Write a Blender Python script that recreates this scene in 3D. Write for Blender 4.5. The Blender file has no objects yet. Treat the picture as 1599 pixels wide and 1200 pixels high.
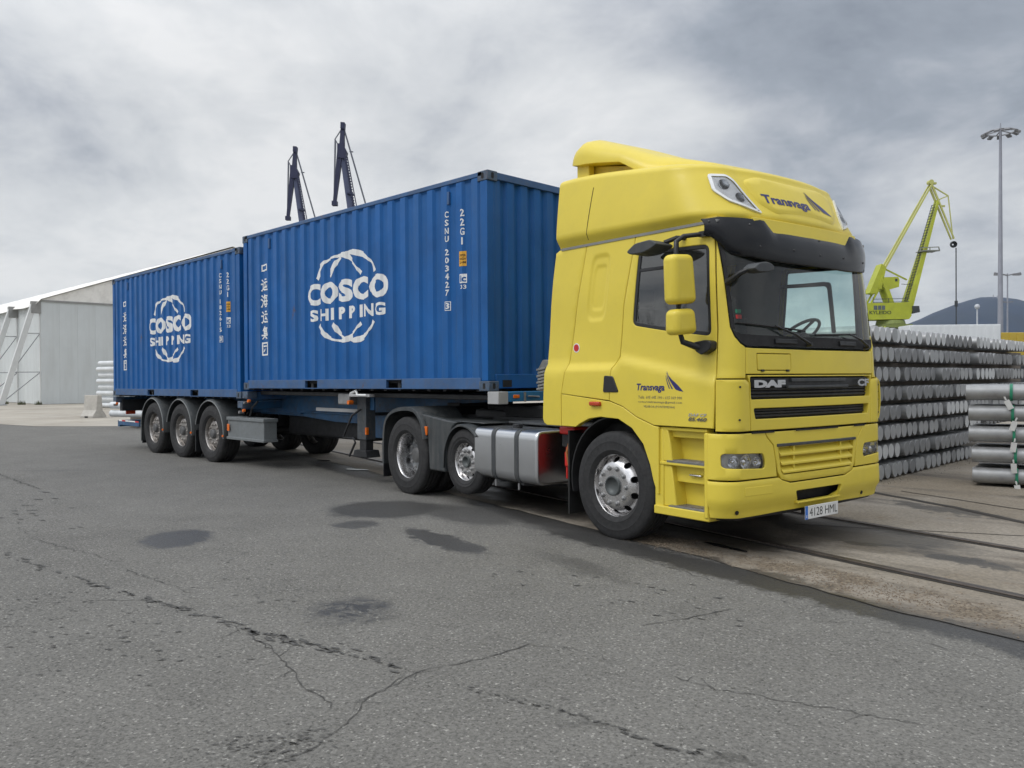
import bpy, bmesh, math, random
import numpy as np
from mathutils import Vector, Matrix, geometry
from mathutils.bvhtree import BVHTree
random.seed(11)
SC = bpy.context.scene
COL = SC.collection
PI = math.pi
R = math.radians

# ------------------------------------------------------------------ camera
cam = bpy.data.cameras.new('camera')
cam.lens = 28.586; cam.sensor_width = 36; cam.clip_start = .1; cam.clip_end = 9000
cam_o = bpy.data.objects.new('camera', cam); COL.objects.link(cam_o)
F = Vector((-0.70748083, 0.70667294, -0.00917782)); RT = Vector((0.70672573, 0.70747134, -0.00480004)); UP = Vector((-0.00310099, 0.00988214, 0.99994636))
cam_o.matrix_world = Matrix(((RT.x, UP.x, -F.x, 6.90428624), (RT.y, UP.y, -F.y, -7.74047066), (RT.z, UP.z, -F.z, 1.52075046), (0, 0, 0, 1)))
SC.camera = cam_o
SC.view_settings.view_transform = 'Standard'; SC.view_settings.look = 'None'
SC.view_settings.exposure = 0.0; SC.view_settings.gamma = 1; SC.view_settings.use_curve_mapping = False
SC.cycles.max_bounces = 8; SC.cycles.transparent_max_bounces = 12

# ------------------------------------------------------------------ node helpers
class NT:
    def __init__(s, tree): s.t = tree; s.n = tree.nodes; s.l = tree.links
    def node(s, typ, **kw):
        n = s.n.new(typ)
        for k, v in kw.items(): setattr(n, k, v)
        return n
    def put(s, sock, v):
        if v is None: return
        if isinstance(v, bpy.types.NodeSocket): s.l.new(v, sock)
        elif isinstance(v, (tuple, list)):
            dv = sock.default_value
            sock.default_value = tuple(v) if len(v) == len(dv) else tuple(v) + (1,)
        else: sock.default_value = v
    def math(s, op, a, b=None, c=None, clamp=False):
        n = s.node('ShaderNodeMath', operation=op, use_clamp=clamp)
        s.put(n.inputs[0], a); s.put(n.inputs[1], b)
        if c is not None: s.put(n.inputs[2], c)
        return n.outputs[0]
    def vmath(s, op, a, b=None, scale=None):
        n = s.node('ShaderNodeVectorMath', operation=op)
        s.put(n.inputs[0], a)
        if b is not None: s.put(n.inputs[1], b)
        if scale is not None: s.put(n.inputs[3], scale)
        return n.outputs[1] if op in ('LENGTH', 'DISTANCE', 'DOT_PRODUCT') else n.outputs[0]
    def mapping(s, vec, loc=(0, 0, 0), rot=(0, 0, 0), sc=(1, 1, 1)):
        n = s.node('ShaderNodeMapping'); s.put(n.inputs[0], vec)
        n.inputs[1].default_value = loc; n.inputs[2].default_value = rot; n.inputs[3].default_value = sc
        return n.outputs[0]
    def noise(s, vec, scale, detail=4, rough=.55, dist=0, out=0):
        n = s.node('ShaderNodeTexNoise'); s.put(n.inputs['Vector'], vec)
        n.inputs['Scale'].default_value = scale; n.inputs['Detail'].default_value = detail
        n.inputs['Roughness'].default_value = rough; n.inputs['Distortion'].default_value = dist
        return n.outputs[out]
    def voronoi(s, vec, scale, feature='F1', rand=1, out=0):
        n = s.node('ShaderNodeTexVoronoi', feature=feature); s.put(n.inputs['Vector'], vec)
        n.inputs['Scale'].default_value = scale; n.inputs['Randomness'].default_value = rand
        return n.outputs[out]
    def ramp(s, v, lo, hi, a=0.0, b=1.0, smooth=True):
        n = s.node('ShaderNodeMapRange', interpolation_type='SMOOTHSTEP' if smooth else 'LINEAR'); s.put(n.inputs[0], v)
        n.inputs[1].default_value = lo; n.inputs[2].default_value = hi
        s.put(n.inputs[3], a); s.put(n.inputs[4], b)
        return n.outputs[0]
    def mix(s, f, a, b, blend='MIX'):
        n = s.node('ShaderNodeMix', data_type='RGBA', blend_type=blend); s.put(n.inputs[0], f)
        s.put(n.inputs[6], a); s.put(n.inputs[7], b)
        return n.outputs[2]
    def sep(s, v):
        n = s.node('ShaderNodeSeparateXYZ'); s.put(n.inputs[0], v); return n.outputs
    def comb(s, x, y, z):
        n = s.node('ShaderNodeCombineXYZ'); s.put(n.inputs[0], x); s.put(n.inputs[1], y); s.put(n.inputs[2], z); return n.outputs[0]
    def bump(s, h, strength=.3, dist=.01, normal=None):
        n = s.node('ShaderNodeBump'); n.inputs['Strength'].default_value = strength; n.inputs['Distance'].default_value = dist
        s.put(n.inputs['Height'], h)
        if normal is not None: s.put(n.inputs['Normal'], normal)
        return n.outputs[0]

# ------------------------------------------------------------------ world: overcast sky with cloud masses
SUN_EL, SUN_AZ = R(52), R(250)          # azimuth measured from +X towards +Y
w = bpy.data.worlds.new('World'); SC.world = w; w.use_nodes = True
T = NT(w.node_tree); T.n.clear()
sky = T.node('ShaderNodeTexSky', sky_type='NISHITA', sun_disc=False)
sky.sun_elevation = SUN_EL; sky.sun_rotation = R(90) - SUN_AZ; sky.air_density = 1.2; sky.dust_density = 2
d = T.vmath('NORMALIZE', T.node('ShaderNodeTexCoord').outputs['Generated'])
sx, sy, sz = T.sep(d)
den = T.math('ADD', T.math('MAXIMUM', sz, 0.0), 0.34)
pl = T.comb(T.math('DIVIDE', sx, den), T.math('DIVIDE', sy, den), 0.0)
pl = T.vmath('ADD', pl, (3.1, 1.7, 0))
warp = T.noise(pl, .8, 3, .5, out=1)
pw = T.vmath('ADD', pl, T.vmath('SCALE', T.vmath('SUBTRACT', warp, (.5, .5, .5)), scale=.55))
n1 = T.noise(pw, 1.5, 6, .52)
n2 = T.noise(pw, 3.2, 8, .56)
n3 = T.noise(pl, 0.32, 2, .5); n4 = T.noise(pw, 10, 6, .6)
cl = T.math('ADD', T.math('MULTIPLY', n1, .66), T.math('ADD', T.math('MULTIPLY', n2, .46), T.math('ADD', T.math('MULTIPLY', n3, .04), T.math('MULTIPLY', T.math('SUBTRACT', n4, .5), .16))))
# separate cloud masses over the port: (azimuth deg, elevation deg, angular radius, brightness offset)
MASSES = [(106.8, 20.0, 0.2, -0.111), (115.5, 22.0, 0.18, -0.065), (121.7, 19.2, 0.12, -0.046), (104.1, 14.5, 0.1, -0.046), (114.7, 14.7, 0.12, -0.055), (136.7, 20.6, 0.12, -0.029), (165.1, 13.5, 0.13, -0.057), (160.2, 12.1, 0.09, -0.036), (165.1, 20.2, 0.2, 0.057), (155.1, 22.4, 0.2, 0.069), (142.0, 23.5, 0.12, 0.034), (155.2, 16.5, 0.12, 0.081), (146.5, 13.0, 0.14, 0.138), (106.1, 11.5, 0.12, 0.092), (121.7, 16.3, 0.07, 0.034), (108.6, 5.8, 0.12, -0.093), (107.9, 3.8, 0.05, 0.069), (163.8, 7.5, 0.2, 0.115), (151.6, 12.3, 0.1, 0.069), (143.0, 16.2, 0.07, -0.036), (130.4, 16.9, 0.1, 0.057), (103.1, 7.4, 0.06, -0.046), (126.0, 22.2, 0.1, -0.014)]
for az, el, rad, amt in MASSES:
    dv = (math.cos(R(az)) * math.cos(R(el)), math.sin(R(az)) * math.cos(R(el)), math.sin(R(el)))
    dd = T.vmath('DISTANCE', d, dv)
    dd = T.math('DIVIDE', dd, rad)
    g = T.math('EXPONENT', T.math('MULTIPLY', T.math('MULTIPLY', dd, dd), -1.0))
    cl = T.math('MULTIPLY_ADD', g, amt, cl)
cr = T.node('ShaderNodeValToRGB'); T.put(cr.inputs[0], cl)
e = cr.color_ramp.elements
cl = T.math('ADD', cl, -.055); T.put(cr.inputs[0], cl)
e[0].position = .30; e[0].color = (.26, .29, .34, 1)
e[1].position = .72; e[1].color = (.86, .865, .87, 1)
for pos, c in ((.40, (.36, .395, .45, 1)), (.48, (.51, .535, .58, 1)), (.56, (.655, .675, .70, 1)), (.64, (.755, .77, .785, 1))):
    q = e.new(pos); q.color = c
# overcast luminance grows towards the zenith
zen = T.ramp(sz, .25, 1.0, 10.0, 18.5, True)
sunside = T.vmath('DOT_PRODUCT', d, (math.cos(SUN_AZ) * math.cos(SUN_EL), math.sin(SUN_AZ) * math.cos(SUN_EL), math.sin(SUN_EL)))
glow = T.ramp(sunside, .2, 1.0, 1.0, 1.7, True)
cloud = T.vmath('SCALE', cr.outputs[0], scale=T.math('MULTIPLY', zen, glow))
low = T.ramp(sz, -.02, .0, 0.0, 1.0)
skyc = T.mix(.93, sky.outputs[0], cloud)
skyc = T.mix(low, (1.6, 1.65, 1.7, 1), skyc)
bg = T.node('ShaderNodeBackground'); T.put(bg.inputs[0], skyc); bg.inputs[1].default_value = .1
T.l.new(bg.outputs[0], T.node('ShaderNodeOutputWorld').inputs[0])

sun = bpy.data.lights.new('sun', 'SUN'); sun.energy = .9; sun.angle = R(22); sun.color = (1, .97, .92)
sun_o = bpy.data.objects.new('sun', sun); COL.objects.link(sun_o)
sv = Vector((math.cos(SUN_AZ) * math.cos(SUN_EL), math.sin(SUN_AZ) * math.cos(SUN_EL), math.sin(SUN_EL)))
sun_o.rotation_euler = sv.to_track_quat('Z', 'Y').to_euler(); sun_o.location = (0, 0, 30)

# ------------------------------------------------------------------ materials
MATS = {}
def mat(name, color, rough=.5, metal=0.0, var=.12, vscale=3, bump=0, bscale=60, dirt=None, dirt_amt=.0, streak=False, coat=0, spec=.5, rvar=.1, noisec=None):
    if name in MATS: return MATS[name]
    m = bpy.data.materials.new(name); m.use_nodes = True; t = NT(m.node_tree)
    b = m.node_tree.nodes['Principled BSDF']
    tc = t.node('ShaderNodeTexCoord').outputs['Object']
    nz = t.noise(tc, vscale, 5, .6)
    k = t.ramp(nz, .3, .7, 1 - var, 1 + var, False)
    rgb = t.node('ShaderNodeRGB'); rgb.outputs[0].default_value = (*color, 1)
    c = t.vmath('SCALE', rgb.outputs[0], scale=k)
    if dirt is not None:
        v = t.mapping(tc, sc=(1, 1, .12)) if streak else tc
        dn = t.noise(v, vscale * 3.1, 6, .68)
        f = t.ramp(dn, .5 - .1, .78, 0, dirt_amt)
        c = t.mix(f, c, (*dirt, 1))
    t.put(b.inputs['Base Color'], c)
    rn = t.noise(tc, vscale * 2.3, 4, .6)
    t.put(b.inputs['Roughness'], t.ramp(rn, .3, .7, max(rough - rvar, .02), min(rough + rvar, 1), False))
    b.inputs['Metallic'].default_value = metal
    b.inputs['Coat Weight'].default_value = coat; b.inputs['Coat Roughness'].default_value = .06
    b.inputs['Specular IOR Level'].default_value = spec
    if bump:
        t.put(b.inputs['Normal'], t.bump(t.noise(tc, bscale, 3, .6), bump, .01))
    MATS[name] = m; return m
def glass(name, tint, rough=0.0, ior=1.5, gl=1.0):
    m = bpy.data.materials.new(name); m.use_nodes = True; t = NT(m.node_tree); t.n.clear()
    tr = t.node('ShaderNodeBsdfTransparent'); tr.inputs[0].default_value = (*tint, 1)
    g = t.node('ShaderNodeBsdfGlossy'); g.inputs['Roughness'].default_value = rough; g.inputs[0].default_value = (gl, gl, gl, 1)
    fr = t.node('ShaderNodeFresnel'); fr.inputs[0].default_value = ior
    tc = t.node('ShaderNodeTexCoord').outputs['Object']
    dust = t.ramp(t.noise(tc, 4, 5, .65), .45, .8, 0.025, .085)
    df = t.node('ShaderNodeBsdfDiffuse'); df.inputs[0].default_value = (.45, .45, .42, 1)
    mx = t.node('ShaderNodeMixShader'); t.l.new(fr.outputs[0], mx.inputs[0]); t.l.new(tr.outputs[0], mx.inputs[1]); t.l.new(g.outputs[0], mx.inputs[2])
    m2 = t.node('ShaderNodeMixShader'); t.put(m2.inputs[0], dust); t.l.new(mx.outputs[0], m2.inputs[1]); t.l.new(df.outputs[0], m2.inputs[2])
    t.l.new(m2.outputs[0], t.node('ShaderNodeOutputMaterial').inputs[0])
    MATS[name] = m; return m

YEL = mat('yellow_paint', (.71, .565, .062), .42, 0, .04, 1.3, dirt=(.30, .25, .10), dirt_amt=.08, coat=.08, rvar=.06, spec=.4)
YELP = mat('yellow_plastic', (.69, .545, .065), .48, 0, .05, 2, dirt=(.28, .23, .11), dirt_amt=.18, rvar=.08, spec=.35)
YELD = mat('yellow_paint_dusty', (.62, .48, .06), .5, 0, .08, 4, dirt=(.22, .19, .12), dirt_amt=.35, rvar=.08)
BLK = mat('black_plastic', (.012, .013, .015), .42, 0, .2, 6, bump=.08, bscale=400)
BLKM = mat('matt_black', (.012, .012, .013), .75, 0, .3, 5)
DGR = mat('dark_grey_plastic', (.045, .05, .054), .55, 0, .15, 5, dirt=(.12, .11, .10), dirt_amt=.35, streak=True)
FEND = mat('fender_plastic', (.034, .040, .043), .5, 0, .12, 4, dirt=(.15, .14, .13), dirt_amt=.4, streak=True)
VIS = mat('visor_plastic', (.008, .009, .011), .20, 0, .1, 3, coat=.0, spec=.35, rvar=.05)
RUB = mat('tyre_rubber', (.018, .018, .019), .78, 0, .2, 9, dirt=(.06, .058, .054), dirt_amt=.35, bump=.2, bscale=150)
ALU = mat('polished_aluminium', (.66, .65, .65), .27, .95, .05, 6, dirt=(.35, .33, .31), dirt_amt=.25, rvar=.05)
ALUD = mat('dirty_aluminium', (.42, .40, .38), .42, .85, .2, 9, dirt=(.12, .09, .07), dirt_amt=.75)
TANK = mat('tank_aluminium', (.60, .61, .62), .30, 1, .04, 1.5, bump=.015, bscale=5, dirt=(.55, .54, .53), dirt_amt=.08, rvar=.03)
STL = mat('dull_steel', (.30, .30, .30), .5, .7, .2, 8)
CHR = mat('chrome', (.85, .85, .86), .08, 1, .02)
CHRD = mat('dark_chrome', (.30, .31, .32), .12, 1, .05)
WHT = mat('white_decal', (.78, .78, .76), .55, 0, .05, 5, dirt=(.35, .40, .48), dirt_amt=.35, streak=True)
NAVY = mat('navy_decal', (.02, .022, .13), .4, 0, .05)
GREYT = mat('grey_decal', (.10, .10, .10), .5)
BADGE = mat('badge_silver', (.55, .56, .57), .3, .7)
BLU = mat('container_blue', (.005, .094, .305), .5, 0, .14, 1.4, spec=.3, dirt=(.035, .09, .18), dirt_amt=.45, streak=True, rvar=.1)
BLUR = mat('container_blue_rail', (.034, .10, .235), .5, 0, .15, 3, dirt=(.09, .10, .12), dirt_amt=.5)
CAST = mat('worn_casting', (.055, .095, .15), .6, 0, .3, 12, dirt=(.14, .08, .05), dirt_amt=.6)
BLUC = mat('chassis_blue', (.022, .095, .21), .5, 0, .2, 3, dirt=(.05, .05, .05), dirt_amt=.7)
CHBK = mat('chassis_black', (.02, .021, .023), .6, 0, .3, 6)
GRYB = mat('grey_box', (.16, .175, .18), .5, 0, .1, 4, dirt=(.09, .085, .08), dirt_amt=.4)
ORA = mat('orange_lens', (.75, .16, .015), .25, 0, .1)
def weather(m, col, scale, lo, hi, amt):
    t = NT(m.node_tree); b = m.node_tree.nodes['Principled BSDF']; lk = b.inputs['Base Color'].links[0].from_socket
    tc = t.node('ShaderNodeTexCoord').outputs['Object']
    a = t.noise(tc, scale, 7, .72); s_ = t.noise(t.mapping(tc, sc=(1, 1, .06)), scale * 4, 5, .7)
    f = t.math('ADD', t.ramp(a, lo, hi, 0, amt), t.ramp(s_, lo + .02, hi + .04, 0, amt * .35), clamp=True)
    t.put(b.inputs['Base Color'], t.mix(f, lk, (*col, 1)))
def dent(m, scale, st, dist):
    t = NT(m.node_tree); tc = t.node('ShaderNodeTexCoord').outputs['Object']; t.put(m.node_tree.nodes['Principled BSDF'].inputs['Normal'], t.bump(t.noise(tc, scale, 3, .5), st, dist))
dent(BLU, 1.6, .35, .05)
weather(BLU, (.10, .055, .04), 2.2, .66, .74, .7); weather(BLUR, (.12, .06, .04), 5, .60, .70, .7); weather(FEND, (.12, .115, .11), 3, .58, .78, .22)
RED = mat('red_plastic', (.55, .02, .015), .35, 0, .1)
REDL = mat('red_lens', (.45, .05, .015), .25, 0, .1)
LAB = mat('amber_label', (.70, .36, .03), .5)
GRN = mat('green_strap', (.015, .20, .11), .5)
WPAP = mat('paper_tag', (.52, .52, .51), .7)
PLATE = mat('plate_white', (.72, .72, .70), .35)
PBLUE = mat('plate_blue', (.03, .16, .55), .4)
SEAT = mat('seat_fabric', (.05, .055, .06), .85)
DASH = mat('dashboard_plastic', (.035, .04, .042), .6)
WS = glass('windscreen_glass', (.84, .97, .93))
SG = glass('side_glass', (.52, .62, .59), ior=1.95)
CLR = glass('lamp_glass', (.95, .96, .97))
MIRR = mat('mirror_glass', (.8, .8, .8), .03, 1, 0)

# ------------------------------------------------------------------ object helpers
def tag(o, label=None, cat=None, group=None, kind=None):
    if label: o['label'] = label
    if cat: o['category'] = cat
    if group: o['group'] = group
    if kind: o['kind'] = kind
    return o
def link(o, parent=None):
    COL.objects.link(o)
    if parent is not None: o.parent = parent
    return o
def empty(name, loc=(0, 0, 0), rot=(0, 0, 0), label=None, cat=None, group=None, parent=None):
    o = bpy.data.objects.new(name, None); o.location = loc; o.rotation_euler = rot; o.empty_display_size = .3
    link(o, parent); return tag(o, label, cat, group)
def mk(name, v, f, m, parent=None, smooth=32, bevel=0, recalc=True, segs=2, mi=None):
    me = bpy.data.meshes.new(name)
    me.from_pydata([tuple(p) for p in v], [], [tuple(x) for x in f])
    if recalc:
        bm = bmesh.new(); bm.from_mesh(me); bmesh.ops.recalc_face_normals(bm, faces=bm.faces); bm.to_mesh(me); bm.free()
    ms = m if isinstance(m, (list, tuple)) else [m]
    for x in ms: me.materials.append(x)
    if mi is not None: me.polygons.foreach_set('material_index', mi)
    if smooth:
        me.shade_smooth(); me.set_sharp_from_angle(angle=R(smooth))
    me.update()
    o = bpy.data.objects.new(name, me); link(o, parent)
    if bevel:
        b = o.modifiers.new('bevel', 'BEVEL'); b.width = bevel; b.segments = segs; b.limit_method = 'ANGLE'; b.angle_limit = R(40); b.harden_normals = False
    return o
def frame_of(axis):
    a = Vector(axis).normalized(); t = Vector((0, 0, 1)) if abs(a.z) < .9 else Vector((1, 0, 0))
    u = a.cross(t).normalized(); return u, a.cross(u).normalized(), a
class MB:
    def __init__(s): s.v = []; s.f = []
    def add(s, vs, fs, M=None):
        o = len(s.v)
        s.v += [tuple(M @ Vector(p)) for p in vs] if M is not None else [tuple(p) for p in vs]
        s.f += [tuple(i + o for i in x) for x in fs]; return s
    def box(s, x0, x1, y0, y1, z0, z1, M=None):
        return s.add([(x0, y0, z0), (x1, y0, z0), (x1, y1, z0), (x0, y1, z0), (x0, y0, z1), (x1, y0, z1), (x1, y1, z1), (x0, y1, z1)],
                     [(0, 3, 2, 1), (4, 5, 6, 7), (0, 1, 5, 4), (1, 2, 6, 5), (2, 3, 7, 6), (3, 0, 4, 7)], M)
    def beam(s, a, b, w, h, w2=None, h2=None, up=(0, 0, 1)):
        a, b = Vector(a), Vector(b); t = (b - a).normalized(); u = t.cross(Vector(up))
        if u.length < 1e-4: u = t.cross(Vector((1, 0, 0)))
        u.normalize(); v = u.cross(t).normalized(); w2 = w2 or w; h2 = h2 or h
        vs = [p + u * (sx * ww / 2) + v * (sy * hh / 2) for p, ww, hh in ((a, w, h), (b, w2, h2)) for sx, sy in ((-1, -1), (1, -1), (1, 1), (-1, 1))]
        return s.add(vs, [(3, 2, 1, 0), (4, 5, 6, 7), (0, 1, 5, 4), (1, 2, 6, 5), (2, 3, 7, 6), (3, 0, 4, 7)])
    def cyl(s, a, b, r0, r1=None, n=16, caps=True):
        a, b = Vector(a), Vector(b); r1 = r0 if r1 is None else r1; u, v, t = frame_of(b - a)
        vs = []
        for p, r in ((a, r0), (b, r1)):
            for i in range(n):
                an = 2 * PI * i / n; vs.append(p + u * (r * math.cos(an)) + v * (r * math.sin(an)))
        fs = [(i, (i + 1) % n, n + (i + 1) % n, n + i) for i in range(n)]
        if caps: fs += [tuple(range(n - 1, -1, -1)), tuple(range(n, 2 * n))]
        return s.add(vs, fs)
    def tube(s, pts, r, n=8, caps=True):
        pts = [Vector(p) for p in pts]; vs = []; u = None
        for i, p in enumerate(pts):
            t = (pts[min(i + 1, len(pts) - 1)] - pts[max(i - 1, 0)]).normalized()
            if u is None: u = frame_of(t)[0]
            u = (u - t * u.dot(t)).normalized(); v = t.cross(u)
            rr = r[i] if isinstance(r, (list, tuple)) else r
            for k in range(n):
                an = 2 * PI * k / n; vs.append(p + u * (rr * math.cos(an)) + v * (rr * math.sin(an)))
        fs = []
        for i in range(len(pts) - 1):
            for k in range(n): fs.append((i * n + k, i * n + (k + 1) % n, (i + 1) * n + (k + 1) % n, (i + 1) * n + k))
        if caps: fs += [tuple(range(n - 1, -1, -1)), tuple(range((len(pts) - 1) * n, len(pts) * n))]
        return s.add(vs, fs)
    def lathe(s, prof, origin, axis, n=48, closed=False):
        o = Vector(origin); u, v, t = frame_of(axis); vs = []; m = len(prof)
        for i in range(n):
            an = 2 * PI * i / n; dr = u * math.cos(an) + v * math.sin(an)
            for r, h in prof: vs.append(o + dr * r + t * h)
        fs = []
        for i in range(n):
            j = (i + 1) % n
            for k in range(m if closed else m - 1):
                k2 = (k + 1) % m; fs.append((i * m + k, j * m + k, j * m + k2, i * m + k2))
        return s.add(vs, fs)
    def prism(s, poly, plane, a, b):
        def P(p, h):
            if plane == 'xz': return (p[0], h, p[1])
            if plane == 'yz': return (h, p[0], p[1])
            return (p[0], p[1], h)
        n = len(poly)
        vs = [P(p, a) for p in poly] + [P(p, b) for p in poly]
        return s.add(vs, [tuple(range(n)), tuple(range(2 * n - 1, n - 1, -1))] + [(i, (i + 1) % n, n + (i + 1) % n, n + i) for i in range(n)])
    def build(s, name, m, parent=None, smooth=32, bevel=0, segs=2, **k):
        return mk(name, s.v, s.f, m, parent, smooth, bevel, segs=segs, **k)
def round_poly(pts, r, n=5):
    out = []; N = len(pts)
    for i in range(N):
        p = Vector(pts[i]); a = Vector(pts[i - 1]) - p; b = Vector(pts[(i + 1) % N]) - p
        rr = r[i] if isinstance(r, (list, tuple)) else r
        k = min(rr, a.length * .48, b.length * .48)
        p0 = p + a.normalized() * k; p1 = p + b.normalized() * k
        for j in range(n + 1):
            t = j / n; q = p0 * (1 - t) ** 2 + p * 2 * t * (1 - t) + p1 * t * t; out.append((q.x, q.y))
    return out
def inside(pts, poly):
    pts = np.asarray(pts); x, y = pts[:, 0], pts[:, 1]; res = np.zeros(len(pts), bool)
    P = np.asarray(poly); Q = np.roll(P, -1, 0)
    for (x0, y0), (x1, y1) in zip(P, Q):
        if y0 == y1: continue
        c = ((y0 > y) != (y1 > y)) & (x < (x1 - x0) * (y - y0) / (y1 - y0) + x0); res ^= c
    return res
def area2(p): return sum(p[i - 1][0] * p[i][1] - p[i][0] * p[i - 1][1] for i in range(len(p)))
def offset(loop, d):
    """moves a counter-clockwise loop inwards by d"""
    n = len(loop); out = []
    for i in range(n):
        a, p, b = Vector(loop[i - 1]), Vector(loop[i]), Vector(loop[(i + 1) % n])
        t0 = (p - a); t1 = (b - p)
        if t0.length < 1e-7: t0 = t1
        if t1.length < 1e-7: t1 = t0
        t0 = t0.normalized(); t1 = t1.normalized()
        n0 = Vector((-t0.y, t0.x)); n1 = Vector((-t1.y, t1.x)); m = n0 + n1
        if m.length < .3: m = n0
        m.normalize(); k = d / max(m.dot(n0), .5); q = p + m * k; out.append((q.x, q.y))
    return out
def triangulate(outer, holes, grid):
    loops = [outer] + list(holes); vs = []; es = []
    for lp in loops:
        o = len(vs); vs += lp; es += [(o + i, o + (i + 1) % len(lp)) for i in range(len(lp))]
    A = np.array(outer); x0, y0 = A.min(0); x1, y1 = A.max(0)
    if grid:
        gx, gy = np.meshgrid(np.arange(x0 + grid * .5, x1, grid), np.arange(y0 + grid * .5, y1, grid))
        g = np.stack([gx.ravel(), gy.ravel()], 1)
        if len(g):
            ok = inside(g, outer)
            for h in holes: ok &= ~inside(g, h)
            g = g[ok]
            if len(g):
                B = np.array(vs); dm = np.full(len(g), 9e9)
                for b in B: dm = np.minimum(dm, ((g - b) ** 2).sum(1))
                for lp in loops:
                    P = np.array(lp); Q = np.roll(P, -1, 0)
                    for p, q in zip(P, Q):
                        e_ = q - p; L = (e_ ** 2).sum()
                        if L < (grid * .5) ** 2: continue
                        t = np.clip(((g - p) @ e_) / L, 0, 1); dm = np.minimum(dm, ((g - p - t[:, None] * e_) ** 2).sum(1))
                g = g[dm > (grid * .35) ** 2]
                vs = vs + [tuple(x) for x in g]
    r = geometry.delaunay_2d_cdt([Vector(v) for v in vs], es, [], 0, 1e-7)
    V = [(v.x, v.y) for v in r[0]]; Fc = [tuple(f) for f in r[2]]
    C = np.array([[sum(V[i][0] for i in f) / 3, sum(V[i][1] for i in f) / 3] for f in Fc])
    ok = inside(C, outer)
    for h in holes: ok &= ~inside(C, h)
    return V, [f for f, k in zip(Fc, ok) if k]
# ================================================================== TRUCK (frame: x forward, kingpin at 0, ground z=0)
def hermite(keys):
    zs = [k[0] for k in keys]; vs = [k[1] for k in keys]; n = len(zs)
    m = []
    for i in range(n):
        a, b = max(i - 1, 0), min(i + 1, n - 1); m.append((vs[b] - vs[a]) / (zs[b] - zs[a]))
    def f(z):
        if z <= zs[0]: return vs[0]
        if z >= zs[-1]: return vs[-1]
        i = 0
        while zs[i + 1] < z: i += 1
        h = zs[i + 1] - zs[i]; t = (z - zs[i]) / h
        return (2 * t ** 3 - 3 * t * t + 1) * vs[i] + (t ** 3 - 2 * t * t + t) * h * m[i] + (3 * t * t - 2 * t ** 3) * vs[i + 1] + (t ** 3 - t * t) * h * m[i + 1]
    return f
class Skin:
    """plan outline at each height: straight side, round corner, gently curved front. w = arc position, 0 at the nose, negative on the near side"""
    def __init__(s, hw, xf, sag, r): s.hw, s.xf, s.sag, s.r = map(hermite, (hw, xf, sag, r))
    def par(s, z):
        hw, xf, sg, r = s.hw(z), s.xf(z), s.sag(z), s.r(z); return hw, xf, sg, r, xf - sg - r
    def P(s, w, z):
        hw, xf, sg, r, xc = s.par(z); a = abs(w); sgn = 1 if w > 0 else -1; q = hw - r
        if a <= q: x, y = xf - sg * (a / q) ** 2.4, a
        elif a <= q + r * PI / 2:
            an = (a - q) / r; x, y = xc + r * math.cos(an), q + r * math.sin(an)
        else: x, y = xc - (a - q - r * PI / 2), hw
        return Vector((x, sgn * y, z))
    def N(s, w, z):
        e = .004
        a = s.P(w + e, z) - s.P(w - e, z); b = s.P(w, z + e) - s.P(w, z - e)
        return a.cross(b).normalized()
    def W(s, t, c, z):
        hw, xf, sg, r, xc = s.par(z); q = hw - r
        if t == 'w': return c
        if t == 'y':
            a = abs(c); sgn = 1 if c > 0 else -1
            return c if a <= q else sgn * (q + r * math.asin(min((a - q) / r, 1)))
        if t == 'x':
            if c <= xc: return -(q + r * PI / 2 + (xc - c))
            return -(q + r * math.acos(min((c - xc) / r, 1)))
        if t == 'X': return -s.W('x', c, z)
def conv(skin, pts, step=.05):
    out = []; N = len(pts)
    for i in range(N):
        t0, c0, z0 = pts[i]; t1, c1, z1 = pts[(i + 1) % N]
        w0, w1 = skin.W(t0, c0, z0), skin.W(t1, c1, z1)
        n = max(1, int(math.ceil(math.hypot(w1 - w0, z1 - z0) / step)))
        for k in range(n):
            f = k / n; z = z0 + (z1 - z0) * f
            out.append((skin.W(t0, c0 + (c1 - c0) * f, z), z) if t0 == t1 else (w0 + (w1 - w0) * f, z))
    # drop near duplicates
    r = []
    for p in out:
        if not r or math.hypot(p[0] - r[-1][0], p[1] - r[-1][1]) > 1e-4: r.append(p)
    return r
def X(pts): return [('x', a, b) for a, b in pts]
def Y(pts): return [('y', a, b) for a, b in pts]
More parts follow.
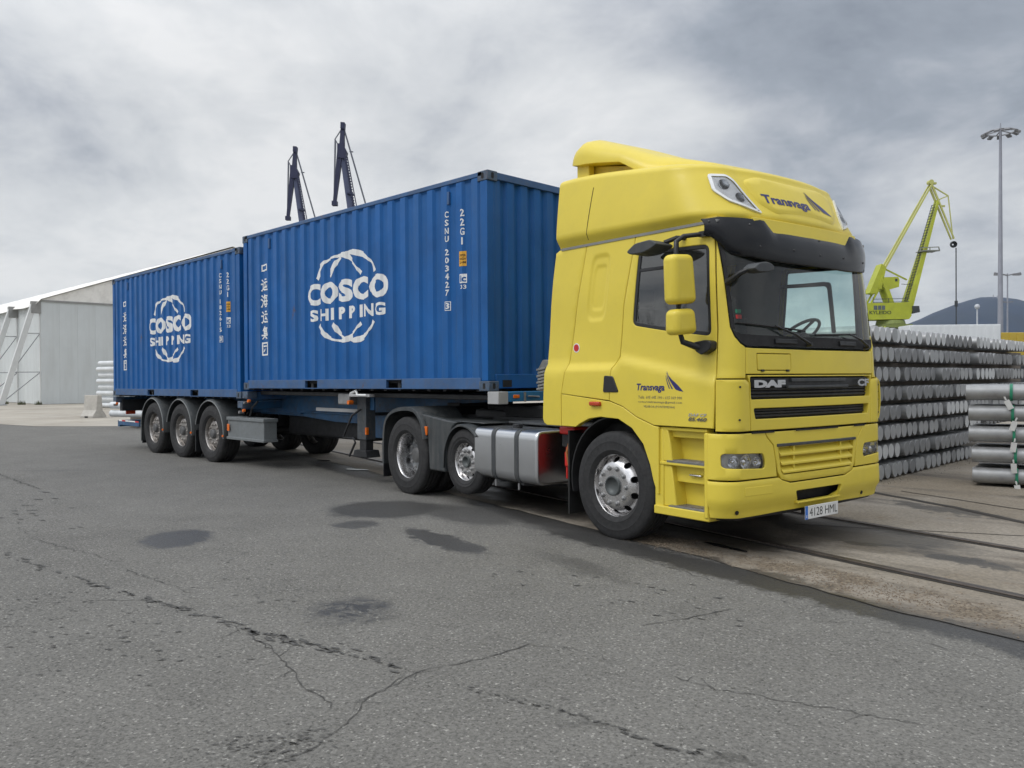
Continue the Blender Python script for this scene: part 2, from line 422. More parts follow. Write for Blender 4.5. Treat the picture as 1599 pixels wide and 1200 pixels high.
def panel(name, skin, outline, m, parent, holes=(), grid=.06, gap=.005, rim=.025, cham=.005, relief=None, out=0.0, mirror=False, smooth=38, raw=False):
    L = conv(skin, outline) if not raw else list(outline)
    if area2(L) < 0: L = L[::-1]
    H = []
    for h in holes:
        q = conv(skin, h) if not raw else list(h)
        if area2(q) > 0: q = q[::-1]
        H.append(q)
    loops0 = [offset(L, gap * .5)] + [offset(h, gap * .5) for h in H]
    loops1 = [offset(l, cham) for l in loops0]
    V, Fc = triangulate(loops1[0], loops1[1:], grid)
    def S(w_, z_, dpt):
        p = skin.P(w_, z_); n = skin.N(w_, z_)
        dd = out + dpt + (relief(p.x, p.y, p.z) if relief else 0)
        p = p + n * dd
        if mirror: p.y = -p.y
        return p
    vs = [S(a, b, 0) for a, b in V]; fs = [f if not mirror else f[::-1] for f in Fc]
    if rim:
        for l1, l0 in zip(loops1, loops0):
            n = len(l1); o = len(vs)
            vs += [S(a, b, 0) for a, b in l1] + [S(a, b, -cham * .8) for a, b in l0] + [S(a, b, -rim) for a, b in l0]
            for r_ in range(2):
                for i in range(n):
                    j = (i + 1) % n
                    q = (o + r_ * n + i, o + (r_ + 1) * n + i, o + (r_ + 1) * n + j, o + r_ * n + j); fs.append(q if not mirror else q[::-1])
        # weld the flat part to its rim
    o = mk(name, vs, fs, m, parent, smooth=0, recalc=False)
    bm = bmesh.new(); bm.from_mesh(o.data); bmesh.ops.remove_doubles(bm, verts=bm.verts, dist=.0004); bmesh.ops.recalc_face_normals(bm, faces=bm.faces); bm.to_mesh(o.data); bm.free()
    o.data.shade_smooth(); o.data.set_sharp_from_angle(angle=R(smooth))
    return o
def bvh(o):
    me = o.data; return BVHTree.FromPolygons([v.co.copy() for v in me.vertices], [tuple(p.vertices) for p in me.polygons])

# --- lettering ---------------------------------------------------
def text_mesh(s, size=1, bold=0.0, shear=0.0, res=3):
    c = bpy.data.curves.new('lettering', 'FONT'); c.body = s; c.size = size; c.offset = bold * size; c.resolution_u = res; c.shear = shear
    o = bpy.data.objects.new('lettering', c); COL.objects.link(o)
    dg = bpy.context.evaluated_depsgraph_get(); dg.update()
    me = bpy.data.meshes.new_from_object(o.evaluated_get(dg))
    V = [(v.co.x, v.co.y) for v in me.vertices]; Fc = [tuple(p.vertices) for p in me.polygons]
    bpy.data.objects.remove(o); bpy.data.meshes.remove(me); bpy.data.curves.remove(c)
    return V, Fc
def fit(V, x0, x1, y0, y1, box=None):
    A = np.array(V); a, b = (A.min(0), A.max(0)) if box is None else box
    return [(x0 + (x - a[0]) / (b[0] - a[0]) * (x1 - x0), y0 + (y - a[1]) / (b[1] - a[1]) * (y1 - y0)) for x, y in V]
def on_map(name, V, Fc, fn, m, parent, th=.0025):
    """a thin printed film: fn(a,b) gives the surface point and normal"""
    vs = []
    for a, b in V:
        p, n = fn(a, b); vs.append(p + n * th)
    return mk(name, vs, Fc, m, parent, smooth=0, recalc=False)
def ray_map(tree, plane, d):
    d = Vector(d).normalized()
    def fn(a, b):
        o = (Vector((8, a, b)) if plane == 'yz' else Vector((a, -4 if d.y > 0 else 4, b)))
        hit = tree.ray_cast(o, d)
        if hit[0] is None: hit = tree.find_nearest(Vector((5.3, a, b)) if plane == 'yz' else Vector((a, -1.2, b)))
        n = hit[1]
        if n.dot(d) > 0: n = -n
        return hit[0], n
    return fn
def swoosh():
    """the haulier's mark: two thin curved strokes and one broad blade in a 0..1 box"""
    V, Fc = [], []
    def blade(l, r_):
        o = len(V); n = len(l)
        for p, q in zip(l, r_): V.extend([p, q])
        for i in range(n - 1): Fc.append((o + 2 * i, o + 2 * i + 1, o + 2 * i + 3, o + 2 * i + 2))
    blade([(.02, .80), (.05, .62), (.12, .38), (.22, .14)], [(.025, .80), (.085, .62), (.165, .38), (.27, .14)])
    blade([(.03, .96), (.10, .70), (.22, .40), (.36, .12)], [(.035, .96), (.145, .70), (.275, .40), (.44, .12)])
    blade([(.05, 1.0), (.14, .78), (.26, .54), (.42, .30), (.58, .10), (.80, .03)], [(.06, 1.0), (.19, .78), (.36, .60), (.58, .42), (.78, .24), (1.0, .0)])
    return V, Fc
KX, PHI = -1.69848, -0.1257675
truck = empty('tractor_unit', (KX, 0, 0), (0, 0, PHI), 'yellow articulated lorry tractor with high roof coupled to the container trailer', 'lorry')

CAB = Skin(hw=[(.9, 1.185), (1.5, 1.185), (1.9, 1.17), (2.3, 1.165), (2.65, 1.15), (2.85, 1.14)],
           xf=[(.9, 5.455), (1.5, 5.452), (1.75, 5.445), (1.9, 5.43), (2.2, 5.40), (2.6, 5.36), (2.85, 5.33)],
           sag=[(.9, .04), (2.85, .05)], r=[(.9, .20), (2.85, .20)])
LOW = Skin(hw=[(.3, 1.22), (.36, 1.245), (.5, 1.25), (1.06, 1.24)], xf=[(.3, 5.42), (.36, 5.44), (.5, 5.46), (.65, 5.455), (1.06, 5.45)],
           sag=[(.3, .035), (1.06, .035)], r=[(.3, .20), (1.06, .20)])
def S01(t): t = min(max(t, 0), 1); return t * t * (3 - 2 * t)
def crease_z(x):
    if x < 4.08: return 1.66
    if x < 4.2: return 1.66 + .07 * S01((x - 4.08) / .12)
    return 1.73 - .19 * min((x - 4.2) / 1.05, 1.05)
def rel(x, y, z):
    g = S01((abs(y) - .98) / .14)
    r_ = .042 * S01((crease_z(x) - z) / .10) * g
    # oblong pressing in the sleeper side
    if x < 4.1 and z > 1.9:
        cx = 3.845 + (z - 2.37) * .115; dx = abs(x - cx) / .135; dz = abs(z - 2.37) / .33
        q = (dx ** 5 + dz ** 5) ** .2
        r_ -= .013 * (1 - S01((q - .84) / .17)) + .009 * (1 - S01((q - .56) / .14))
    return r_
def wheel_arch(r=0):
    return [(4.640, .483), (4.593, .60), (4.554, .736), (4.474, .911), (4.337, 1.046), (4.167, 1.122), (3.93, 1.132), (3.775, 1.111), (3.648, 1.058), (3.583, 1.022)]
WIN = round_poly([(4.36, 2.645), (4.298, 1.985), (4.72, 1.912), (5.19, 1.850), (5.152, 2.615)], [.05, .06, .3, .06, .06], 4)
PIT = [(3.583, 1.022), (3.37, 1.022)]
cabin = empty('cabin', (0, 0, 0), parent=truck)
def side(mir):
    tg = dict(mirror=mir)
    b = panel('side_deflector', CAB, X([(3.262, 2.80), (3.206, 2.775), (3.170, 2.5), (3.148, 2.23), (3.112, 1.7), (3.09, 1.31), (3.082, 1.09), (3.10, 1.045), (3.15, 1.022), (3.37, 1.022), (3.37, 1.33), (3.455, 1.694), (3.558, 2.29), (3.668, 2.80)]), YEL, truck, relief=rel, **tg)
    c = panel('sleeper_side', CAB, X([(3.668, 2.80), (3.558, 2.29), (3.455, 1.694), (3.37, 1.345), (4.051, 1.29), (4.067, 1.587), (4.147, 1.701), (4.186, 2.178), (4.317, 2.80)]), YEL, truck, relief=rel, grid=.05 if mir else .0125, **tg)
    lower = X([(3.37, 1.345), (3.37, 1.022)] + wheel_arch()[::-1] + [(4.66, .483), (4.665, 1.075), (4.608, 1.081), (4.393, 1.151), (4.225, 1.238), (4.051, 1.286)])
    def flare(x, y, z): return .03 + rel(x, y, z) * .25
    f = panel('wheel_arch_panel', CAB, lower, YEL, truck, relief=flare, rim=.06, **tg)
    dr = panel('door', CAB, X([(4.317, 2.80), (4.186, 2.178), (4.147, 1.701), (4.067, 1.587), (4.051, 1.29), (4.225, 1.24), (4.393, 1.153), (4.608, 1.083), (5.247, 1.083), (5.257, 1.346), (5.247, 1.898), (5.200, 2.68), (5.190, 2.80)]), YEL, truck,
              holes=[X(WIN)], relief=rel, grid=.035, **tg)
    outer = offset(WIN if area2(WIN) > 0 else WIN[::-1], -.004); inner = offset(outer, .034)
    panel('window_seal', CAB, X(outer), BLK, dr, holes=[X(inner)], grid=0, out=-.006, rim=.02, cham=.004, gap=0, **tg)
    panel('door_window', CAB, X(offset(outer, .02)), WS if mir else SG, dr, grid=.1, out=-.016, rim=0, gap=0, **tg)
    panel('window_divider', CAB, X([(4.34, 2.495), (4.337, 2.465), (4.82, 2.46), (4.82, 2.49)]), BLK, dr, grid=0, out=-.010, rim=.01, gap=0, **tg)
    hd = panel('door_handle', CAB, X(round_poly([(3.99, 1.525), (4.105, 1.518), (4.178, 1.372), (3.975, 1.368)], .02, 3)), BLK, dr, grid=0, out=.052, rim=.03, gap=0, **tg)
    # pillar and corner deflector round the front corner
    panel('corner_pillar', CAB, X([(5.254, 1.495), (5.252, 1.898), (5.205, 2.68), (5.195, 2.80)]) + Y([(-1.085, 2.80), (-1.118, 2.62), (-1.108, 2.2), (-1.102, 1.92), (-1.08, 1.84), (-1.04, 1.785), (-.99, 1.755), (-1.0, 1.495)]), YEL, truck, relief=rel, **tg)
    e = panel('corner_panel', CAB, X([(5.254, 1.06), (5.254, 1.488)]) + Y([(-1.0, 1.488), (-.955, 1.46), (-.945, 1.06)]), YEL, truck, relief=lambda x, y, z: .03 * S01((abs(y) - .98) / .1), **tg)
    for sx_, sz_ in ((-1.075, 1.426), (-1.08, 1.158)):
        p = CAB.P(CAB.W('y', sx_, sz_), sz_); n = CAB.N(CAB.W('y', sx_, sz_), sz_); q = p + n * .03
        if mir: q.y = -q.y; n = Vector((n.x, -n.y, n.z))
        MB().cyl(q, q + n * .006, .009, n=8).build('screw', BLK, e)
    return dr, c, f, b
door_near, sleeper_near, arch_near, defl_near = side(False)
door_far, *_ = side(True)
# front
panel('front_flap', CAB, Y([(-.998, 1.53), (-.992, 1.752), (-.9, 1.748), (0, 1.742), (.9, 1.748), (.992, 1.752), (.998, 1.53)]), YEL, truck, holes=[Y(round_poly([(-.858, 1.703), (-.417, 1.703), (-.417, 1.562), (-.858, 1.562)], .01, 2))])
fl = panel('access_lid', CAB, Y(round_poly([(-.855, 1.70), (-.42, 1.70), (-.42, 1.565), (-.855, 1.565)], .01, 2)), YEL, truck, out=.001, rim=.02, gap=.003, cham=.003)
for yy in (-.80, -.47):
    q = CAB.P(yy, 1.562); MB().box(q.x - .005, q.x + .012, yy - .018, yy + .018, 1.552, 1.570).build('hinge', BLK, fl, bevel=.003)
G1 = [(-.935, 1.322), (-.945, 1.508), (.945, 1.508), (.935, 1.322)]
G2 = [(-.885, 1.158), (-.905, 1.245), (.905, 1.245), (.885, 1.158)]
gs = panel('grille_surround', CAB, Y([(-.945, 1.06), (-.955, 1.46), (-.985, 1.525), (.985, 1.525), (.955, 1.46), (.945, 1.06)]), YEL, truck, holes=[Y(round_poly(G1, .015, 2)), Y(round_poly(G2, .015, 2))], rim=.05)
gi = panel('grille_insert', CAB, Y([(-.95, 1.15), (-.95, 1.515), (.95, 1.515), (.95, 1.15)]), BLKM, gs, out=-.055, rim=0, gap=0)
def slat_on(skin, y0, y1, z0, z1, proud, m, parent, name, depth=.02, n=14):
    mb = MB(); vs = []; 
    for i in range(n + 1):
        yy = y0 + (y1 - y0) * i / n; zc = (z0 + z1) / 2; p = skin.P(yy, zc)
        vs += [(p.x + proud, yy, z0), (p.x + proud, yy, z1), (p.x + proud - depth, yy, z1), (p.x + proud - depth, yy, z0)]
    fs = [(3, 2, 1, 0), tuple(4 * n + k for k in range(4))]
    for i in range(n):
        a = 4 * i; b = a + 4
        for k in range(4): fs.append((a + k, a + (k + 1) % 4, b + (k + 1) % 4, b + k))
    return mb.add(vs, fs).build(name, m, parent, bevel=.004)
for zz in (1.345, 1.375, 1.405): slat_on(CAB, -.92, .92, zz - .009, zz + .009, -.034, BLK, gs, 'grille_slat', .035)
for zz in (1.18, 1.205, 1.23): slat_on(CAB, -.875, .875, zz - .009, zz + .009, -.034, BLK, gs, 'grille_slat', .035)
slat_on(CAB, -.92, .92, 1.418, 1.50, -.018, BLK, gs, 'grille_band', .03)
slat_on(CAB, -.41, .45, 1.465, 1.495, .004, DGR, gs, 'grille_handle', .03)
slat_on(CAB, -.46, .50, 1.41, 1.432, .004, DGR, gs, 'grille_handle', .03)
# badges
def flat_text(name, s, y0, y1, z0, z1, skin, m, parent, bold=.03, lift=.006, shear=0, side_=None, y_at=-1.2):
    V, Fc = text_mesh(s, 1, bold, shear); V = fit(V, y0, y1, z0, z1)
    if side_ is None:
        def fn(a, b): return skin.P(a, b) , skin.N(a, b)
    else:
        def fn(a, b):
            w_ = skin.W('x', a, b); p = skin.P(w_, b); n = skin.N(w_, b); return p + n * rel(p.x, p.y, p.z), n
    return on_map(name, V, Fc, fn, m, parent, lift)
flat_text('maker_badge', 'DAF', -.915, -.515, 1.418, 1.482, CAB, BADGE, gs, .075, .014)
flat_text('model_badge', 'CF', .655, .885, 1.416, 1.484, CAB, BADGE, gs, .045, .014)
# side lettering on the near door
def door_fn(a, b):
    w_ = CAB.W('x', a, b); p = CAB.P(w_, b); n = CAB.N(w_, b); return p + n * rel(p.x, p.y, p.z), n
Vt, Ft = text_mesh('Transvaga', 1, .03, .18)
on_map('haulier_name', fit(Vt, 4.405, 4.735, 1.372, 1.452), Ft, door_fn, NAVY, door_near, .002)
Vs, Fs = swoosh()
on_map('haulier_mark', fit(Vs, 4.745, 4.945, 1.385, 1.56), Fs, door_fn, NAVY, door_near, .002)
for i, (s_, a_, b_) in enumerate((('Tel/s. 605 645 190 - 615 069 900', 4.425, 4.93), ('comercialtransvaga@gmail.com', 4.425, 4.93), ('VILABOA (PONTEVEDRA)', 4.49, 4.85))):
    Vt, Ft = text_mesh(s_, 1, 0, .12, 1); z_ = 1.330 - i * .042
    on_map('contact_line', fit(Vt, a_, b_, z_ - .012, z_ + .014), Ft, door_fn, GREYT, door_near, .002)
Vt, Ft = text_mesh('DAF CF', 1, .03, .3); on_map('side_badge', fit(Vt, 5.0, 5.195, 1.178, 1.205), Ft, door_fn, BADGE, door_near, .006)
Vt, Ft = text_mesh('85.460', 1, .03, .3); on_map('side_badge', fit(Vt, 5.0, 5.195, 1.140, 1.172), Ft, door_fn, GREYT, door_near, .006)
# round red sticker, side marker
p = door_fn(3.545, 1.80)[0]; MB().cyl(p + Vector((0, .001, 0)), p + Vector((0, -.003, 0)), .046, n=24).build('round_sticker', WHT, sleeper_near)
MB().cyl(p + Vector((0, -.003, 0)), p + Vector((0, -.005, 0)), .036, n=24).build('sticker_disc', RED, sleeper_near)
MB().box(3.805, 3.945, -1.26, -1.21, 1.238, 1.278).build('side_marker', REDL, truck, bevel=.01)

# windscreen and black lower band
WSO = Y([(-.97, 1.760), (-1.035, 1.79), (-1.075, 1.845), (-1.095, 1.92), (-1.103, 2.2), (-1.112, 2.62), (-1.10, 2.70), (1.10, 2.70), (1.112, 2.62), (1.103, 2.2), (1.095, 1.92), (1.075, 1.845), (1.035, 1.79), (.97, 1.760)])
ws = panel('windscreen', CAB, WSO, WS, truck, out=-.010, rim=0, gap=0, grid=.08)
panel('windscreen_band', CAB, Y([(-.97, 1.762), (-1.035, 1.79), (-1.075, 1.845), (-1.095, 1.90), (-1.02, 1.868), (-.8, 1.862), (0, 1.862), (.8, 1.862), (1.02, 1.868), (1.095, 1.90), (1.075, 1.845), (1.035, 1.79), (.97, 1.762)]), BLKM, ws, out=-.006, rim=0, gap=0)
for sg_ in (-1, 1):
    panel('windscreen_edge', CAB, [('y', sg_ * a, b) for a, b in [(1.10, 1.90), (1.108, 2.2), (1.116, 2.66), (1.085, 2.66), (1.075, 2.2), (1.065, 1.90)]], BLKM, ws, out=-.006, rim=0, gap=0)
panel('windscreen_head', CAB, Y([(-1.125, 2.56), (-1.12, 2.80), (1.12, 2.80), (1.125, 2.56)]), BLKM, truck, out=-.003, rim=0, gap=0)
for (g0, m_) in ((-1.075, GRN), (-1.075, RED)):
    z0_ = 1.985 if m_ is RED else 2.03
    panel('windscreen_sticker', CAB, Y([(-1.055, z0_), (-1.055, z0_ + .043), (-.985, z0_ + .043), (-.985, z0_)]), m_, ws, out=-.013, rim=0, gap=0)
# wipers
def wiper(base, elbow, blade_a, blade_b):
    def Q(p, o_=.0): s_ = CAB.P(p[0], p[1]); return s_ + CAB.N(p[0], p[1]) * o_
    b = MB().tube([Q(base, .03), Q(((base[0] + elbow[0]) / 2, (base[1] + elbow[1]) / 2), .055), Q(elbow, .035)], [.013, .010, .007], 6)
    b.cyl(Q(base, -.005), Q(base, .045), .022, .016, 10)
    o = b.build('wiper', BLK, truck)
    k = MB(); n = 8
    pts = [Q((blade_a[0] + (blade_b[0] - blade_a[0]) * i / n, blade_a[1] + (blade_b[1] - blade_a[1]) * i / n), .014) for i in range(n + 1)]
    k.tube(pts, .008, 5); k.build('wiper_blade', BLKM, o)
    return o
wiper((-.16, 1.790), (-.64, 1.935), (-1.06, 1.952), (-.20, 1.905))
wiper((.86, 1.790), (.50, 1.895), (-.05, 1.875), (.66, 1.90))
for a_, b_ in ((-.62, -.32), (.36, .66)):
    panel('wiper_cowl_vent', CAB, Y([(a_, 1.79), (a_, 1.83), (b_, 1.83), (b_, 1.79)]), BLK, ws, out=.012, rim=.015, gap=0)

# --- interior ----------------------------------------------------
DK = mat('cab_trim', (.22, .23, .23), .8)
XW = offset(WIN if area2(WIN) > 0 else WIN[::-1], -.02)
for mir in (False, True):
    panel('inner_wall', CAB, X([(3.45, 1.20), (5.30, 1.20), (5.28, 1.9), (5.235, 2.80), (3.75, 2.80), (3.5, 2.0)]), DK, truck, holes=[X(XW)], out=-.05, rim=0, gap=0, mirror=mir, grid=.15)
MB().box(3.42, 3.46, -1.08, 1.08, 1.05, 2.80).build('rear_wall', DK, truck)
MB().box(3.30, 3.40, -1.10, 1.10, 1.06, 2.82).build('cab_back', YELD, truck)
MB().box(3.4, 5.34, -1.10, 1.10, 1.14, 1.18).build('cab_floor', DK, truck)
MB().box(3.3, 5.24, -1.15, 1.15, 2.788, 2.812).build('headlining', mat('headlining', (.22, .22, .21), .9), truck)
db = MB(); db.prism(round_poly([(4.80, 1.2), (5.30, 1.2), (5.33, 1.72), (5.27, 1.80), (4.98, 1.86), (4.86, 1.80)], .05), 'xz', -1.04, 1.04); db.build('dashboard', DASH, truck)
MB().prism(round_poly([(4.72, 1.60), (4.92, 1.86), (5.1, 1.93), (5.1, 1.7)], .04), 'xz', .40, .95).build('instrument_binnacle', DASH, truck, bevel=.02)
sw = MB(); n = 28; ax = Vector((-.62, 0, .78)).normalized(); u, v, _ = frame_of(ax); c = Vector((4.82, .66, 1.92))
sw.tube([c + u * (.235 * math.cos(2 * PI * i / n)) + v * (.235 * math.sin(2 * PI * i / n)) for i in range(n + 1)], .016, 8, caps=False)
for an in (.5, 2.6, 4.7): sw.beam(c, c + (u * math.cos(an) + v * math.sin(an)) * .23, .035, .015)
sw.cyl(c - ax * .03, c + ax * .012, .075, n=16); sw.cyl(c - ax * .4, c, .03, n=10)
sw.build('steering_wheel', BLK, truck)
for yc, hd in ((.66, 2.36), (-.66, 2.36)):
    s_ = MB(); s_.box(4.0, 4.5, yc - .25, yc + .25, 1.55, 1.68); o = s_.build('seat', SEAT, truck, bevel=.05, segs=3)
    MB().box(3.90, 4.05, yc - .25, yc + .25, 1.62, 2.18).build('seat_back', SEAT, o, bevel=.05, segs=3)
    MB().box(3.90, 4.0, yc - .14, yc + .14, 2.2, 2.38).build('head_rest', SEAT, o, bevel=.04, segs=3)
MB().box(3.46, 4.0, -1.02, 1.02, 1.45, 1.62).build('bunk', SEAT, truck, bevel=.03)
# bright interior roof shelf
MB().box(4.7, 5.15, -1.02, 1.02, 2.66, 2.80).build('roof_locker', DK, truck, bevel=.02)

panel('window_rail', CAB, X(round_poly([(4.30, 2.50), (4.90, 2.48), (4.95, 1.95), (4.91, 1.95), (4.86, 2.44), (4.30, 2.46)], .04, 3)), BLK, door_far, out=-.03, rim=.02, gap=0, mirror=True)
panel('header_panel', CAB, Y([(-.80, 2.70), (-.80, 2.85), (.80, 2.85), (.80, 2.70)]), YEL, truck, out=.045, rim=.05)
# --- sun visor ---------------------------------------------------
VSH = hermite([(0, 0), (.4, .008), (.7, .035), (.85, .062), (.96, .095), (1.05, .135), (1.15, .195), (1.24, .265)])
def visor():
    n = 48; vs = []; fs = []
    for i in range(n + 1):
        t = -1 + 2 * i / n; yy = 1.24 * math.sin(t * PI / 2 * .999) if False else 1.24 * t
        a = abs(yy)
        # top edge dips between the corner wings
        zt = 2.775 + .07 * S01((a - .55) / .16)
        zb = 2.50 + .02 * S01((a - .3) / .6) + .20 * S01((a - 1.08) / .16)
        shp = VSH(a)
        zb = 2.49 + .03 * S01((a - .5) / .5) + .17 * S01((a - 1.0) / .24); zt = 2.75 + .085 * S01((a - .55) / .14) - .02 * S01((a - 1.1) / .14)
        xt = 5.385 - shp * .9; xb = 5.435 - shp
        xm = (xt + xb) / 2 + .05; zm = (zt + zb) / 2 + .01
        pt, pm, pb = Vector((xt, yy, zt)), Vector((xm, yy, zm)), Vector((xb, yy, zb))
        row = []
        for j in range(9):
            s_ = j / 8; q = pt * (1 - s_) ** 2 + pm * 2 * s_ * (1 - s_) + pb * s_ * s_
            row.append(q)
        inn = Vector((-.014, 0, -.008)) if a < 1.1 else Vector((-.010, -.010 if yy > 0 else .010, -.006))
        vs += row + [q + inn for q in row[::-1]]
    m = 18
    for i in range(n):
        for j in range(m):
            fs.append((i * m + j, (i + 1) * m + j, (i + 1) * m + (j + 1) % m, i * m + (j + 1) % m))
    fs += [tuple(range(m)), tuple(n * m + j for j in range(m - 1, -1, -1))]
    return mk('sun_visor', vs, fs, VIS, truck, smooth=50)
vz = visor(); vt = bvh(vz)
for yy, zz in ((-1.2, 2.79), (-1.14, 2.79), (-.86, 2.78), (-.78, 2.60), (-.35, 2.60), (.05, 2.59), (.1, 2.73), (.45, 2.60), (.9, 2.6)):
    h = vt.ray_cast(Vector((8, yy, zz)), Vector((-1, 0, 0)))
    if h[0]: MB().cyl(h[0] - Vector((.004, 0, 0)), h[0] + Vector((.006, 0, 0)), .012, .008, 8).build('visor_screw', BLK, vz)

# --- roof fairing ------------------------------------------------
class Fair:
    """w: arc position round the plan outline, t: 0..1 wall, 1..2 rounding to the roof"""
    base = Skin(hw=[(0, 1.165), (.12, 1.18), (.5, 1.165), (1, 1.13)], xf=[(0, 5.39), (.12, 5.375), (.5, 5.285), (.8, 5.215), (1, 5.16)], sag=[(0, .07), (.5, .08), (1, .08)], r=[(0, .44), (.3, .46), (1, .44)])
    def zs(s, x): return 3.445 - .155 * S01((x - 3.3) / 1.9)
    def point(s, w_, t):
        tt = min(t, 1.0); p = s.base.P(w_, tt); n = s.base.N(w_, tt); n.z = 0; n.normalize()
        H = s.zs(p.x) - 2.812
        x, y, z = p.x, p.y, 2.812 + H * tt
        # lower lip
        if tt < .16: k = min(1, (1 - tt / .16) * 1.1); x -= n.x * .045 * k; y -= n.y * .045 * k
        if t > 1:
            ph = (t - 1) * PI / 2
            Rn = Vector((n.x * .16, n.y * .13, 0)); k = 1 - math.cos(ph)
            x -= Rn.x * k; y -= Rn.y * k; z += .078 * math.sin(ph)
        return Vector((x, y, z))
FR = Fair()
XR = 3.255
def fairing():
    m = 120; rows = []
    ts = [0, .04, .08, .12, .16, .22, .35, .5, .65, .8, .9, 1.0] + [1 + k / 8 for k in range(1, 9)]
    vs = []; fs = []
    for t in ts:
        we = -FR.base.W('x', XR + .0, min(t, 1))
        for i in range(m + 1):
            s_ = -1 + 2 * i / m; s_ = math.copysign(abs(s_) ** .9, s_)
            vs.append(FR.point(we * s_, t))
    mm = m + 1
    for r_ in range(len(ts) - 1):
        for i in range(m): fs.append((r_ * mm + i, r_ * mm + i + 1, (r_ + 1) * mm + i + 1, (r_ + 1) * mm + i))
    # crowned roof: strips towards the centre line
    last = len(ts) - 1; prev = [last * mm + i for i in range(mm)]
    for k in (.8, .6, .4, .2, .0):
        cur = []
        for i in range(mm):
            p = Vector(vs[last * mm + i]); c = Vector((min(p.x, 4.55), 0, p.z))
            q = c + (p - c) * k; q.z = p.z + .018 * (1 - k * k); q.z = q.z + (0 if k > 0 else 0)
            cur.append(len(vs)); vs.append(q)
        for i in range(m): fs.append((prev[i], prev[i + 1], cur[i + 1], cur[i]))
        prev = cur
    o = mk('roof_fairing', vs, fs, YEL, truck, smooth=40, recalc=False)
    bm = bmesh.new(); bm.from_mesh(o.data); bmesh.ops.remove_doubles(bm, verts=bm.verts, dist=.001); bmesh.ops.recalc_face_normals(bm, faces=bm.faces)
    bm.to_mesh(o.data); bm.free(); o.data.shade_smooth(); o.data.set_sharp_from_angle(angle=R(40))
    return o
fair = fairing(); ft = bvh(fair)
MB().box(3.27, 5.2, -1.10, 1.10, 2.816, 2.85).build('fairing_floor', YELD, fair)
# back closing plate and vertical seam of the rear section
MB().prism([(-1.12, 2.84), (1.12, 2.84), (1.10, 3.3), (.92, 3.47), (-.92, 3.47), (-1.10, 3.3)], 'yz', 3.265, 3.275).build('fairing_back', YELD, fair)
sm = MB(); pts = []
for i in range(14):
    z_ = 2.85 + i * .055
    if z_ > 3.40: break
    h = ft.ray_cast(Vector((3.69 + (z_ - 2.84) * .14 - .0, -4, z_)), Vector((0, 1, 0)))
    if h[0]: pts.append(h[0] + h[1].normalized() * (-.001 if h[1].y > 0 else .001))
sm.tube(pts, .004, 5); sm.build('fairing_seam', BLKM, fair)
ff = ray_map(ft, 'yz', (-1, 0, 0))
def front_fn(a, b): return ff(a, b)
# raised centre shield that carries the name
SH = round_poly([(-.68, 3.22), (-.625, 3.01), (-.47, 2.915), (.44, 2.915), (.58, 2.985), (.66, 3.22), (.48, 3.275), (-.50, 3.275)], .06, 4)
SH = SH if area2(SH) > 0 else SH[::-1]
V0, F0 = triangulate(offset(SH, .03), [], .05)
vs = []; 
for a, b in V0: h, n = ff(a, b); vs.append(h + n * .020)
nb = len(offset(SH, .03)); L1_ = offset(SH, .03); o_ = len(vs)
vs += [ff(a, b)[0] + ff(a, b)[1] * .020 for a, b in L1_] + [ff(a, b)[0] - ff(a, b)[1] * .004 for a, b in SH]
fs = list(F0) + [(o_ + i, o_ + (i + 1) % nb, o_ + nb + (i + 1) % nb, o_ + nb + i) for i in range(nb)]
shd = mk('fairing_shield', vs, fs, YEL, fair, smooth=0, recalc=False)
bm = bmesh.new(); bm.from_mesh(shd.data); bmesh.ops.remove_doubles(bm, verts=bm.verts, dist=.0006); bmesh.ops.recalc_face_normals(bm, faces=bm.faces); bm.to_mesh(shd.data); bm.free(); shd.data.shade_smooth(); shd.data.set_sharp_from_angle(angle=R(60))
ft2 = bvh(shd)
def shield_fn(a, b):
    h = ft2.ray_cast(Vector((8, a, b)), Vector((-1, 0, 0)))
    if h[0] is None: return ff(a, b)
    n = h[1] if h[1].x > 0 else -h[1]; return h[0], n
Vt, Ft = text_mesh('Transvaga', 1, .032, .0, 3)
on_map('haulier_name', fit(Vt, -.565, .075, 2.985, 3.095), Ft, shield_fn, NAVY, fair, .003)
on_map('haulier_mark', fit(Vs, .09, .45, 3.0, 3.20), Fs, shield_fn, NAVY, fair, .003)
